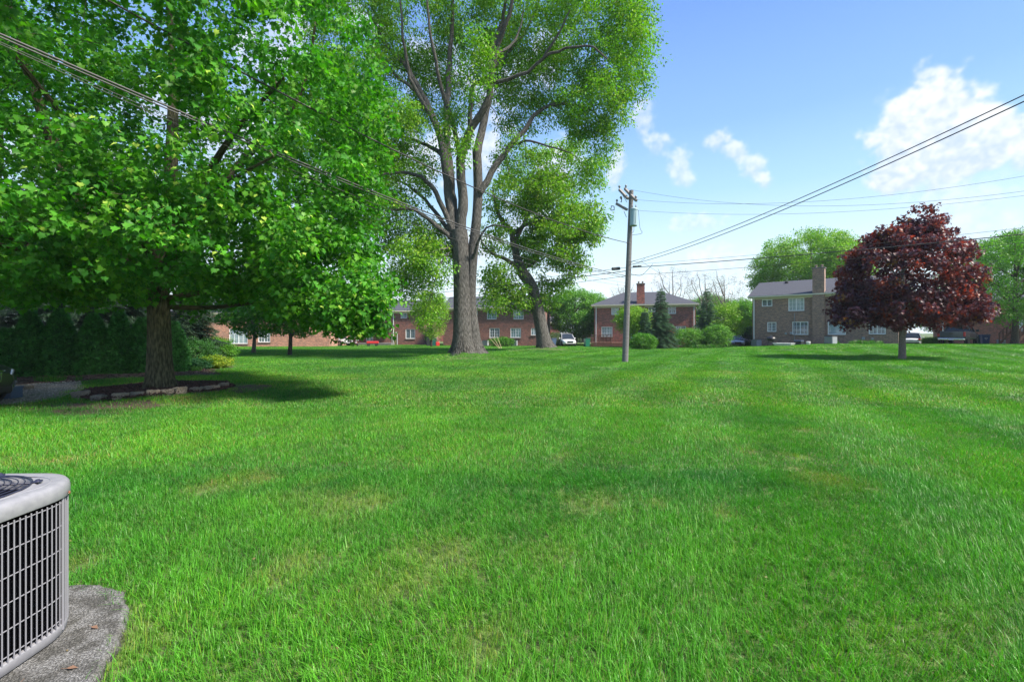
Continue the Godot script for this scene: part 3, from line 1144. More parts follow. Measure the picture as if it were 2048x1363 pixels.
func _tall_elm() -> void:
	var base := on_ground(928, 28.0)
	var t := Growth.new()
	t.r.seed = 51
	var D := 28.0
	var low := base - Vector3.UP * 0.35
	# two stems grown together at the foot
	t.limb([low, P(925, 660, D), P(924, 600, D), P(922, 520, D), P(918, 460, D)], 0.60, 0.49, 36, 0.14, 1.9, 0.62, 0.0, 0.35)
	t.limb([low + Vector3(0.62, 0.05, -0.2), P(946, 660, D + 0.3), P(941, 600, D + 0.3), P(944, 520, D + 0.2), P(951, 460, D + 0.2), P(956, 380, D + 0.2), P(953, 300, D)], 0.42, 0.27, 26, 0.16, 1.7, 0.55, 0.0, 0.5)
	var L := func(pts: Array, r0: float, r1: float) -> void:
		var q := []
		for p in pts: q.append(P(p[0], p[1], D + p[2]))
		t.limb(q, r0, r1, 10, 0.6, 0.0, 1.0, 0.05)
	L.call([[912, 490, 0], [898, 400, 0.2], [888, 310, 0.5], [872, 250, 1], [845, 190, 1.6], [810, 130, 2.2], [770, 85, 2.8], [735, 20, 3.4]], 0.33, 0.06)
	L.call([[920, 480, 0], [925, 400, 0], [922, 320, -0.4], [943, 258, -0.8], [975, 205, -1.2], [990, 110, -1.6], [1018, 30, -2.2], [1035, -60, -2.6]], 0.36, 0.07)
	L.call([[918, 480, 0], [905, 400, 0.6], [896, 300, 1.2], [894, 217, 1.6], [897, 150, 1.8], [901, 92, 2.0], [905, 0, 2.2], [900, -90, 2.4]], 0.30, 0.07)
	L.call([[953, 310, 0], [969, 240, 0.4], [981, 175, 0.8], [983, 100, 1.4], [1005, 40, 2.0], [1015, -60, 2.6]], 0.27, 0.06)
	L.call([[960, 385, 0], [1004, 313, 0.2], [1048, 261, 0.6], [1077, 224, 1.0], [1121, 207, 1.4], [1187, 222, 1.8], [1205, 260, 2.0]], 0.22, 0.04)
	L.call([[1048, 261, 0.6], [1052, 330, 1.2]], 0.05, 0.02)
	L.call([[1030, 287, 0.4], [1060, 282, -0.6], [1100, 294, -1.2], [1140, 305, -1.6]], 0.09, 0.03)
	L.call([[940, 262, -0.8], [948, 170, -1.6], [996, 165, -2.2], [1055, 143, -2.8], [1088, 114, -3.2], [1132, 97, -3.6], [1187, 95, -4.0], [1215, 118, -4.2]], 0.15, 0.04)
	L.call([[1088, 114, -3.2], [1115, 70, -3.6], [1140, 20, -4.0]], 0.08, 0.03)
	L.call([[908, 470, 0], [872, 385, -0.4], [842, 354, -0.8], [800, 345, -1.2], [758, 350, -1.6]], 0.20, 0.05)
	L.call([[905, 478, 0], [857, 440, -0.8], [820, 417, -1.4], [785, 418, -1.8], [745, 430, -2.2]], 0.17, 0.04)
	L.call([[903, 465, 0], [850, 400, 1.0], [805, 363, 1.8], [760, 352, 2.4]], 0.15, 0.04)
	L.call([[872, 250, 1.0], [820, 154, 0.0], [805, 60, -0.8], [800, -20, -1.0]], 0.16, 0.04)
	L.call([[845, 190, 1.6], [790, 150, 2.4], [745, 105, 3.2], [700, 70, 3.6]], 0.13, 0.04)
	L.call([[888, 310, 0.5], [830, 280, 2.2], [770, 260, 3.6], [700, 230, 4.6]], 0.14, 0.04)
	L.call([[925, 340, 0], [905, 250, -1.4], [880, 160, -2.4], [860, 60, -3.2], [850, -40, -3.6]], 0.17, 0.04)
	L.call([[983, 140, 1.0], [1045, 70, 2.2], [1075, 10, 3.0], [1090, -60, 3.4]], 0.13, 0.04)
	L.call([[990, 110, -1.6], [1030, 80, -0.6], [1048, 20, 0.4]], 0.10, 0.03)
	L.call([[903, 500, 0], [885, 518, -0.6], [872, 555, -1.0], [858, 600, -1.2]], 0.05, 0.012)
	L.call([[903, 492, 0], [860, 505, -1.2], [820, 512, -2.0]], 0.07, 0.02)
	L.call([[945, 520, 0], [962, 470, -0.8], [985, 450, -1.2], [1020, 455, -1.6]], 0.10, 0.03)
	var pts := PackedVector3Array()
	# masses of leaves: column, row, half width, half height (in photo pixels), depth offset, half depth, how many
	for q in [
		[1170, 70, 130, 110, 2, 3.6, 96], [1240, 120, 72, 84, 0.5, 3.0, 54], [1258, 40, 52, 66, 1, 3, 30], [1060, 40, 130, 90, 3.0, 3.5, 70], [950, 20, 120, 100, 4.0, 3.5, 60],
		[830, 40, 110, 90, 3.5, 3.5, 60], [720, 60, 110, 105, 2, 4, 74], [690, 190, 100, 85, 2, 4, 66], [772, 255, 70, 64, 0, 2.5, 44], [720, 320, 80, 62, 0, 3.5, 50],
		[630, 230, 80, 90, 2, 4, 50], [1110, 175, 120, 60, 3, 3.0, 56], [1195, 205, 70, 42, 0, 3, 34], [1205, 272, 16, 50, 1, 1.2, 15], [1160, 258, 28, 34, 1.5, 1.5, 8], [950, 150, 110, 90, 4.5, 2.5, 42],
		[880, -70, 220, 80, 1, 5, 70], [1110, -70, 190, 70, 1, 5, 60], [690, -60, 170, 80, 2, 4, 40], [905, 262, 34, 50, -2.0, 0.8, 12], [955, 120, 26, 60, -3.0, 0.8, 12],
		[1050, 215, 60, 45, 3, 2.5, 22], [830, 505, 45, 34, -1.0, 2.0, 20], [868, 540, 26, 34, -1, 1.2, 10], [800, 420, 55, 50, 0, 2.5, 22], [850, 610, 22, 24, -1.2, 1.2, 6], [760, 440, 50, 60, 0, 2.5, 24], [835, 470, 60, 40, 2, 2.5, 26], [820, 180, 70, 80, 4, 2.5, 34], [800, 300, 50, 50, 3, 2.5, 24], [1010, 120, 60, 60, 3, 2.5, 24], [1190, 330, 22, 40, 0.5, 1.4, 9], [815, 560, 45, 34, 1, 2.5, 22], [880, 480, 40, 40, 2.5, 2, 18],
		[1020, 300, 30, 34, 1, 1.5, 8], [840, 340, 45, 40, 1.5, 2, 14], [680, 420, 60, 50, 1, 3, 24], [860, 150, 60, 70, 4.5, 2.0, 24],
	]:
		var mid := P(q[0], q[1], D + q[4])
		pts.append_array(t.fill(mid, Vector3(q[2] / F * D, q[3] / F * D, q[5]), int(q[6] * (1.75 if q[0] < 790 else 1.5)), 0.25))
	t.grow(by_distance(pts, base + Vector3(0, 7, 0)), {"from_y": base.y + 4.0, "every": 0.55, "spread": 0.55, "outer": 0.3, "extra": 4, "droop": 0.5, "s0": 0.8, "s1": 1.25, "tones": GREENS_ELM, "thick": 1.15})
	var node := thing("elm_tree", "tall spreading tree with grey furrowed twin trunk on a grassy mound", "tree", base)
	add_tree(t, node, M.bark_elm, leaf_cluster("oval", 24, 0.48, 0.165, 63, 0.75, 0.95), M.leaf)


func _leaning_tree() -> void:
	var D := 38.0
	var base := on_ground(1088, D)
	var t := Growth.new()
	t.r.seed = 53
	t.limb([base + Vector3(0.15, -0.4, 0), P(1083, 655, D), P(1074, 610, D), P(1062, 570, D), P(1042, 540, D)], 0.60, 0.45, 26, 0.2, 1.2, 0.6, 0.0, 0.5)
	var L := func(pts: Array, r0: float, r1: float) -> void:
		var q := []
		for p in pts: q.append(P(p[0], p[1], D + p[2]))
		t.limb(q, r0, r1, 9, 0.7, 0.0, 1.0, 0.06)
	L.call([[1050, 553, 0], [1030, 500, 0.5], [1024, 465, 1], [1007, 445, 1.4], [994, 420, 1.8], [985, 380, 2]], 0.40, 0.07)
	L.call([[1046, 545, 0], [1018, 522, -0.6], [992, 510, -1.0], [972, 496, -1.4], [960, 470, -1.8]], 0.24, 0.03)
	L.call([[1026, 470, 1], [1050, 450, 0.4], [1077, 446, 0], [1112, 436, -0.6], [1150, 425, -1]], 0.16, 0.04)
	L.call([[1028, 490, 0.6], [1060, 420, 1.6], [1085, 370, 2.4], [1095, 320, 3]], 0.22, 0.05)
	L.call([[1060, 400, 1.6], [1020, 350, 2.4], [1010, 300, 2.8]], 0.14, 0.04)
	L.call([[1066, 622, 0], [1040, 618, -0.8], [1012, 610, -1.4], [985, 594, -2.0]], 0.13, 0.04)
	L.call([[1040, 540, 0], [1080, 520, 1.5], [1115, 500, 2.4]], 0.14, 0.04)
	var pts := PackedVector3Array()
	for q in [
		[1095, 395, 66, 70, 1, 3.5, 70], [1135, 430, 50, 60, 0, 3, 44], [1055, 335, 55, 45, 2, 3, 34], [1045, 440, 46, 50, 1.5, 3, 34], [1095, 495, 66, 42, 1, 3, 50], [1110, 330, 50, 50, 2, 3, 30],
		[1172, 440, 34, 50, 0, 1.8, 30], [1120, 460, 60, 60, -1, 3, 44], [1075, 360, 70, 60, 0, 3, 44], [1185, 470, 22, 34, 0, 1.2, 12], [1120, 560, 34, 34, 1, 2, 18], [990, 560, 34, 30, -1, 2, 16], [985, 470, 30, 40, -1, 2, 18], [992, 395, 30, 40, 1.5, 2, 18], [1160, 350, 30, 40, 1, 1.6, 16], [1050, 500, 44, 36, 2, 2, 22], [1000, 590, 42, 24, -1.4, 2.0, 26], [1040, 595, 36, 22, 0, 2.0, 22], [1080, 585, 28, 40, 1.5, 2, 20], [1010, 540, 34, 30, 0, 2, 14], [1150, 520, 26, 24, 1, 1.6, 12], [1140, 290, 30, 26, 2, 2, 12],
	]:
		pts.append_array(t.fill(P(q[0], q[1], D + q[4]), Vector3(q[2] / F * D, q[3] / F * D, q[5]), q[6], 0.35))
	t.grow(by_distance(pts, base + Vector3(-2, 6, 0)), {"from_y": base.y + 2.2, "every": 0.6, "spread": 0.6, "outer": 0.3, "extra": 3, "droop": 0.35, "s0": 0.9, "s1": 1.35, "tones": GREENS_YELLOW, "thick": 1.2})
	var node := thing("leaning_tree", "yellow-green tree with a leaning grey trunk behind the tall elm", "tree", base)
	add_tree(t, node, M.bark_elm, leaf_cluster("oval", 22, 0.52, 0.19, 64, 0.75, 0.95), M.leaf)


func _red_maple() -> void:
	var D := 27.0
	var base := on_ground(1805, D)
	var t := Growth.new()
	t.r.seed = 55
	t.limb([base - Vector3.UP * 0.15, base + Vector3(0, 0.9, 0), base + Vector3(0, 1.9, 0)], 0.19, 0.15, 14, 0.2, 0.35, 0.15)
	t.limb([base + Vector3(0, 1.8, 0), base + Vector3(0.05, 4, 0), base + Vector3(0, 7.2, 0)], 0.15, 0.03, 9)
	for k in 14:
		var a := k * 2.4
		var y := 1.9 + k * 0.30
		var l := 3.4 - 0.13 * k
		t.limb([base + Vector3(0, y, 0), base + Vector3(cos(a) * l * 0.5, y + 0.7, sin(a) * l * 0.5), base + Vector3(cos(a) * l, y + 1.1 + k * 0.04, sin(a) * l)], 0.065, 0.015, 6)
	var pts := PackedVector3Array()
	pts.append_array(t.fill(base + Vector3(0.1, 5.0, 0), Vector3(3.3, 2.9, 3.2), 300, 0.5))
	pts.append_array(t.fill(base + Vector3(0.3, 3.0, 0), Vector3(3.9, 1.1, 3.6), 170, 0.4))
	pts.append_array(t.fill(base + Vector3(0.1, 7.1, 0), Vector3(1.6, 1.0, 1.6), 50, 0.4))
	pts.append_array(t.fill(base + Vector3(3.9, 2.9, 0), Vector3(1.0, 0.5, 1.0), 16, 0.2))
	pts.append_array(t.fill(base + Vector3(-3.0, 3.6, 0), Vector3(0.9, 1.0, 1.0), 20, 0.2))
	for q in [[-1.6, 7.2, 10], [1.5, 7.6, 10], [2.7, 6.4, 12], [-2.7, 5.9, 12], [0.3, 8.2, 8], [3.4, 4.6, 10], [-3.7, 2.6, 10]]:
		pts.append_array(t.fill(base + Vector3(q[0], q[1], 0.6), Vector3(0.7, 0.7, 0.9), q[2], 0.2))
	var keep := PackedVector3Array()
	for p in pts:
		if p.y > base.y + 1.75: keep.append(p)
	# most leaves are dark purple; clumps picked by noise are tinted rusty red
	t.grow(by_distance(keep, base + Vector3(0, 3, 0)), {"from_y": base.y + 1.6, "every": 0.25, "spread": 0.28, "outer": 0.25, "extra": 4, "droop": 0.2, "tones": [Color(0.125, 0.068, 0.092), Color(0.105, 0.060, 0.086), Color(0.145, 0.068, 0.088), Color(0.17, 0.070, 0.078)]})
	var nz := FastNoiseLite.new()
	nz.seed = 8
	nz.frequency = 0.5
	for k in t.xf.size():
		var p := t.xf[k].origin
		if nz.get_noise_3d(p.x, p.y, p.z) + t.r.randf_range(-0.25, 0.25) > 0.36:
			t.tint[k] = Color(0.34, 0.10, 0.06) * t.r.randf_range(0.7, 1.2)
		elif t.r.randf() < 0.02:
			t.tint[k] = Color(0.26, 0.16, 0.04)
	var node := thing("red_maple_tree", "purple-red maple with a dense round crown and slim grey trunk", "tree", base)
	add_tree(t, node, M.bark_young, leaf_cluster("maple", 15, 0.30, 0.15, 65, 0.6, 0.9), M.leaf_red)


# ---------------------------------------------------------------- trees and shrubs further off
func round_tree(at: Vector3, height: float, trunk_h: float, half: Vector2, n: int, tones: Array, cluster: Mesh, seed_no: int, called: String, label: String, group := "", trunk_r := 0.22, bark: Material = null, opts := {}) -> Node3D:
	var t := Growth.new()
	t.r.seed = seed_no
	var top := at + Vector3(0, height, 0)
	t.limb([at - Vector3.UP * 0.3, at + Vector3(0.1, trunk_h, 0), at + Vector3(0, height * 0.55, 0.1), top - Vector3.UP * 0.6], trunk_r, 0.03, 9, 0.6, 0.3, 0.3)
	for k in 9:
		var a := k * 2.4 + seed_no
		var y := lerpf(trunk_h, height * 0.6, k / 8.0)
		var l := half.x * 0.75
		t.limb([at + Vector3(0, y, 0), at + Vector3(cos(a) * l * 0.45, y + half.y * 0.3, sin(a) * l * 0.45), at + Vector3(cos(a) * l, y + half.y * 0.62, sin(a) * l)], trunk_r * 0.42, 0.02, 6, 0.8)
	var mid := at + Vector3(0, height - half.y, 0)
	var pts := t.fill(mid, Vector3(half.x, half.y, half.x), n, 0.5)
	# lobes break the outline
	for k in 7:
		var a := t.r.randf() * TAU
		var e := t.r.randf_range(-0.4, 0.9)
		var c := mid + Vector3(cos(a) * cos(e) * half.x, sin(e) * half.y, sin(a) * cos(e) * half.x) * 0.82
		pts.append_array(t.fill(c, Vector3.ONE * half.x * 0.34, int(n * 0.06), 0.3))
	var o := {"from_y": at.y + trunk_h * 0.9, "every": 0.55, "spread": 0.5, "outer": 0.35, "extra": 2, "tones": tones, "s0": 0.8, "s1": 1.3, "thick": 1.2}
	o.merge(opts, true)
	t.grow(by_distance(pts, at + Vector3(0, trunk_h, 0)), o)
	var node := thing(called, label, "tree", at, 0.0, group)
	add_tree(t, node, bark if bark else M.bark_dark, cluster, M.leaf)
	return node


func bare_tree(at: Vector3, height: float, seed_no: int, label: String) -> void:
	var t := Growth.new()
	t.r.seed = seed_no
	t.limb([at - Vector3.UP * 0.3, at + Vector3(0.2, height * 0.4, 0), at + Vector3(0, height * 0.95, 0)], 0.28, 0.03, 8, 1.0)
	for k in 8:
		var a := t.r.randf() * TAU
		var y := height * t.r.randf_range(0.3, 0.7)
		var l := height * t.r.randf_range(0.16, 0.3)
		t.limb([at + Vector3(0, y, 0), at + Vector3(cos(a) * l * 0.6, y + l * 0.7, sin(a) * l * 0.6), at + Vector3(cos(a) * l, y + l * 1.5, sin(a) * l)], 0.12, 0.025, 6, 1.0, 0, 1, 0.15)
	var pts := t.fill(at + Vector3(0, height * 0.72, 0), Vector3(height * 0.3, height * 0.3, height * 0.3), 230, 0.4)
	t.grow(by_distance(pts, at + Vector3(0, height * 0.4, 0)), {"from_y": at.y + height * 0.25, "every": 2.2, "extra": 0, "outer": 0.5, "spread": 0.5, "tones": [Color(0.13, 0.17, 0.05), Color(0.16, 0.12, 0.10), Color(0.14, 0.11, 0.10)], "thick": 1.9, "s0": 0.5, "s1": 0.9})
	var node := thing("bare_tree", label, "tree", at, 0.0, "thinly leaved trees behind the hip-roofed house")
	add_tree(t, node, M.bark_young, leaf_cluster("oval", 14, 0.6, 0.2, 66, 0.8, 0.9), M.leaf)


func spruce(at: Vector3, height: float, half: float, seed_no: int, label: String, tones: Array, group := "") -> void:
	var t := Growth.new()
	t.r.seed = seed_no
	t.limb([at - Vector3.UP * 0.2, at + Vector3(0, height * 0.5, 0), at + Vector3(0, height, 0)], 0.06 + height * 0.012, 0.012, 7, 0.8)
	var y := 0.15
	while y < height - 0.15:
		var f := 1.0 - y / height
		var l := half * pow(f, 0.85) * t.r.randf_range(0.7, 1.2)
		var m := 9 if f > 0.4 else 6
		var a0 := t.r.randf() * TAU
		for k in m:
			var a := a0 + TAU * (k + t.r.randf_range(-0.25, 0.25)) / m
			var dir := Vector3(cos(a), 0, sin(a))
			var ll := l * t.r.randf_range(0.6, 1.2)
			var p0 := at + Vector3(0, y, 0)
			var p1 := p0 + dir * ll * 0.6 + Vector3.UP * ll * 0.05
			var p2 := p0 + dir * ll + Vector3.UP * (0.10 * ll if f < 0.5 else -0.10 * ll)
			t.wood.tube(PackedVector3Array([p0, p1, p2]), PackedFloat32Array([0.018 + 0.01 * ll, 0.012, 0.005]), 4, false)
			var steps := maxi(1, int(ll / 0.22))
			for q in steps:
				var s := (q + 0.6) / steps
				var p := p0.lerp(p1, s * 2) if s < 0.5 else p1.lerp(p2, s * 2 - 1)
				var w := 0.75 + 0.5 * (1 - s)
				t.xf.append(Transform3D((Basis(Vector3.UP, PI * 0.5 - a + t.r.randf_range(-0.5, 0.5)) * Basis(Vector3.RIGHT, t.r.randf_range(-0.25, 0.3))).scaled(Vector3.ONE * w), p))
				var c: Color = tones[t.r.randi() % tones.size()]
				var g := t.r.randf_range(0.75, 1.25)
				t.tint.append(Color(c.r * g, c.g * g, c.b * g))
		y += clampf(0.10 * half, 0.10, 0.24)
	t.xf.append(Transform3D(Basis(Vector3.RIGHT, -1.3).scaled(Vector3.ONE * 0.7), at + Vector3(0, height - 0.1, 0)))
	t.tint.append(tones[0])
	var node := thing("spruce_tree", label, "tree", at, 0.0, group)
	add_tree(t, node, M.bark_dark, needle_cluster(120, 0.36, 0.13, 0.03, 71), M.needle)


func shrub(called: String, label: String, at: Vector3, half: Vector3, n: int, cluster: Mesh, mat: Material, tones: Array, seed_no: int, group := "", s0 := 0.8, s1 := 1.2, stems := 7) -> Node3D:
	var t := Growth.new()
	t.r.seed = seed_no
	for k in stems:
		var a := t.r.randf() * TAU
		var q := t.r.randf_range(0.2, 0.75)
		t.limb([at + Vector3(cos(a) * 0.06, -0.1, sin(a) * 0.06), at + Vector3(cos(a) * half.x * q * 0.5, half.y * 0.9, sin(a) * half.z * q * 0.5), at + Vector3(cos(a) * half.x * q, half.y * 1.5, sin(a) * half.z * q)], 0.022, 0.006, 5, 0.3)
	var nz := FastNoiseLite.new()
	nz.seed = seed_no
	nz.frequency = 0.9
	var made := 0
	while made < n:
		var p := Vector3(t.r.randf_range(-1, 1), t.r.randf_range(-1, 1), t.r.randf_range(-1, 1))
		var l := p.length()
		if l > 1.0 or l < 0.2: continue
		p = p / l * pow(l, 0.4) * (1.0 + 0.5 * nz.get_noise_3d(p.x * 2, p.y * 2, p.z * 2 + seed_no))
		if p.y < -0.92: continue
		var q := at + Vector3(p.x * half.x, half.y + p.y * half.y, p.z * half.z)
		t.xf.append(Transform3D((Basis(Vector3.UP, t.r.randf() * TAU) * Basis(Vector3.RIGHT, t.r.randf_range(-0.5, 0.5))).scaled(Vector3.ONE * t.r.randf_range(s0, s1)), q))
		var c: Color = tones[t.r.randi() % tones.size()]
		var g := t.r.randf_range(0.75, 1.25)
		t.tint.append(Color(c.r * g, c.g * g, c.b * g))
		made += 1
	var node := thing(called, label, "shrub", at, 0.0, group)
	var base := node.position
	var v := t.wood.v
	for k in v.size(): v[k] -= base
	t.wood.v = v
	part("stems", t.wood.mesh(), M.bark_dark, node)
	for k in t.xf.size(): t.xf[k].origin -= base
	copies("foliage", cluster, mat, node, t.xf, t.tint)
	return node


func arborvitae(at: Vector3, height: float, half: float, seed_no: int, label: String, cluster: Mesh) -> void:
	var t := Growth.new()
	t.r.seed = seed_no
	t.limb([at - Vector3.UP * 0.1, at + Vector3(0, height * 0.5, 0), at + Vector3(0, height * 0.95, 0)], 0.06, 0.01, 6, 0.5)
	var nz := FastNoiseLite.new()
	nz.seed = seed_no
	nz.frequency = 1.1
	for k in int(1500 * half * height / 1.2):
		var f := pow(t.r.randf(), 1.15)
		var a := t.r.randf() * TAU
		var y := f * height
		var prof := pow(maxf(0.0, 1.0 - pow(f, 1.7)), 0.8) * (0.86 + 0.14 * smoothstep(0.0, 0.25, f))
		var q := half * prof * (1.0 + 0.24 * nz.get_noise_3d(cos(a) * 1.4, y * 1.6, sin(a) * 1.4)) * (1.0 - 0.22 * t.r.randf() * t.r.randf())
		var p := at + Vector3(cos(a) * q, y, sin(a) * q)
		t.xf.append(Transform3D(Basis(Vector3.UP, t.r.randf() * TAU).scaled(Vector3.ONE * t.r.randf_range(0.75, 1.25)), p))
		var g := t.r.randf_range(0.45, 1.7)
		t.tint.append(Color(0.07 * g, 0.24 * g, 0.055 * g))
	var node := thing("arborvitae", label, "shrub", at, 0.0, "row of clipped arborvitae beside the drive")
	add_tree(t, node, M.bark_dark, cluster, M.needle, "foliage")


func _background_trees() -> void:
	var far_leaf := leaf_cluster("oval", 30, 0.62, 0.20, 67, 0.75, 0.9)
	var near_leaf := leaf_cluster("oval", 26, 0.42, 0.13, 68, 0.7, 0.9)
	var mleaf := leaf_cluster("maple", 14, 0.32, 0.14, 69, 0.6, 0.85)
	round_tree(on_ground(578, 31.5), 6.0, 1.3, Vector2(2.6, 2.3), 230, GREENS_MAPLE, mleaf, 81, "young_maple_tree", "young maple with a slim straight trunk beyond the big maple", "", 0.15, M.bark_dark, {"every": 0.4, "spread": 0.35})
	round_tree(on_ground(506, 35.0), 5.4, 1.5, Vector2(2.4, 2.0), 180, GREENS_MAPLE, mleaf, 82, "small_tree", "small tree with a short grey trunk near the orange brick house", "", 0.16, M.bark_young, {"every": 0.4, "spread": 0.35})
	round_tree(on_ground(1150, 66.0), 8.4, 1.8, Vector2(3.3, 3.9), 330, GREENS_FAR, far_leaf, 83, "round_tree", "dense rounded green tree between the two red brick houses", "", 0.26)
	round_tree(on_ground(1192, 84.0), 9.2, 2.0, Vector2(3.0, 3.6), 170, GREENS_FAR, far_leaf, 84, "round_tree", "darker tree peeping out behind the dense rounded tree", "", 0.26)
	round_tree(on_ground(1622, 74.0), 18.6, 4.0, Vector2(8.4, 7.0), 720, GREENS_YELLOW, far_leaf, 85, "tall_tree", "big light green tree rising behind the brown brick house", "", 0.5, null, {"every": 0.8, "spread": 0.8, "s0": 1.1, "s1": 1.7})
	round_tree(on_ground(2030, 42.0), 10.4, 2.2, Vector2(5.2, 4.2), 620, GREENS_FAR, near_leaf, 86, "shade_tree", "broad green tree overhanging the pickup at the right border", "", 0.3, null, {"every": 0.45, "spread": 0.45, "s0": 1.0, "s1": 1.5})
	round_tree(on_ground(2035, 66.0), 16.6, 5.0, Vector2(4.4, 4.4), 110, GREENS_DARK, far_leaf, 87, "tall_tree", "sparse dark treetop above the broad green tree", "", 0.3)
	round_tree(on_ground(1446, 53.0), 5.0, 1.0, Vector2(2.4, 1.9), 230, GREENS_YELLOW, near_leaf, 88, "ornamental_tree", "small bright yellow-green tree beside the hip-roofed house", "", 0.12)
	round_tree(on_ground(1268, 52.0), 4.6, 0.9, Vector2(1.8, 1.6), 170, GREENS_YELLOW, near_leaf, 89, "ornamental_tree", "small light green tree behind the utility pole", "", 0.10)
	round_tree(on_ground(862, 55.0), 7.2, 1.6, Vector2(1.9, 2.9), 180, GREENS_YELLOW, near_leaf, 90, "drooping_tree", "narrow tree with hanging sprays at the corner of a dark brick house", "", 0.12, null, {"droop": 1.6})
	round_tree(on_ground(1490, 64.0), 6.6, 1.0, Vector2(2.2, 2.8), 170, GREENS_FAR, far_leaf, 91, "round_tree", "green tree filling the gap before the brown brick house", "", 0.2)
	# the wood behind the houses, tree by tree
	var r := RandomNumberGenerator.new()
	r.seed = 19
	var cols := [[-60, 86, 11.0, "tree furthest to the left in the wood behind the houses"], [160, 80, 10.0, "tree behind the arborvitae hedge, beyond the dark spruces"], [330, 90, 9.0, "tree behind the big maple's trunk in the far wood"], [700, 104, 8.2, "far tree behind the dark brick house with the porch roof"], [880, 108, 9.0, "far tree seen between the elm and the porch house"], [1010, 104, 8.0, "far tree behind the roof of the red house by the elm"], [1085, 112, 9.5, "far tree just left of the dense rounded tree"], [1300, 110, 8.5, "far tree behind the chimney of the hip-roofed house"], [1420, 96, 10.0, "far tree below the thinly leaved trees"], [1474, 104, 9.6, "far tree left of the brown brick house's gable"], [1760, 88, 13.0, "far tree behind the purple maple"], [1880, 92, 11.0, "far tree behind the pickup truck"], [1970, 86, 12.0, "far tree behind the house at the right border"]]
	for k in cols.size():
		var q: Array = cols[k]
		round_tree(on_ground(q[0], q[1]), q[2], 2.0, Vector2(4.6, q[2] * 0.4), 230, GREENS_FAR if k % 3 else GREENS_DARK, far_leaf, 200 + k, "woodland_tree", q[3], "trees of the wood behind the houses", 0.3, null, {"every": 0.8, "spread": 0.7, "s0": 1.0, "s1": 1.5})
	bare_tree(on_ground(1345, 88), 14.6, 301, "thinly leaved tree, leftmost of those above the hip roof")
	bare_tree(on_ground(1410, 92), 14.0, 302, "thinly leaved tree, in the middle of those right of the hip roof")
	bare_tree(on_ground(1448, 84), 12.6, 303, "nearly bare tree with forked limbs between the hip roof and the brown house")
	bare_tree(on_ground(1247, 100), 12.2, 304, "thinly leaved tree showing behind the utility pole")
	# spruces
	var spruce_tones := [Color(0.085, 0.17, 0.095), Color(0.11, 0.21, 0.11), Color(0.07, 0.14, 0.085)]
	spruce(on_ground(1322, 46.0), 6.0, 1.7, 95, "tall blue-green spruce in front of the hip-roofed house", spruce_tones)
	spruce(on_ground(1290, 50.0), 4.1, 1.1, 96, "shorter spruce just left of the tall blue-green spruce", spruce_tones)
	spruce(on_ground(1414, 52.0), 6.6, 2.0, 97, "dark spruce at the right corner of the hip-roofed house", spruce_tones)
	var dark := [Color(0.04, 0.08, 0.05), Color(0.05, 0.095, 0.055), Color(0.03, 0.065, 0.045)]
	spruce(on_ground(40, 27.0), 10.5, 3.6, 98, "dark spruce behind the left end of the arborvitae hedge", dark, "dark spruces behind the hedge")
	spruce(on_ground(165, 25.0), 11.5, 3.6, 99, "dark spruce behind the middle of the arborvitae hedge", dark, "dark spruces behind the hedge")
	spruce(on_ground(262, 26.0), 9.5, 3.2, 100, "dark spruce behind the big maple's trunk", dark, "dark spruces behind the hedge")
	spruce(on_ground(382, 24.0), 5.6, 1.6, 101, "small dark conifer right of the hedge's end", dark)


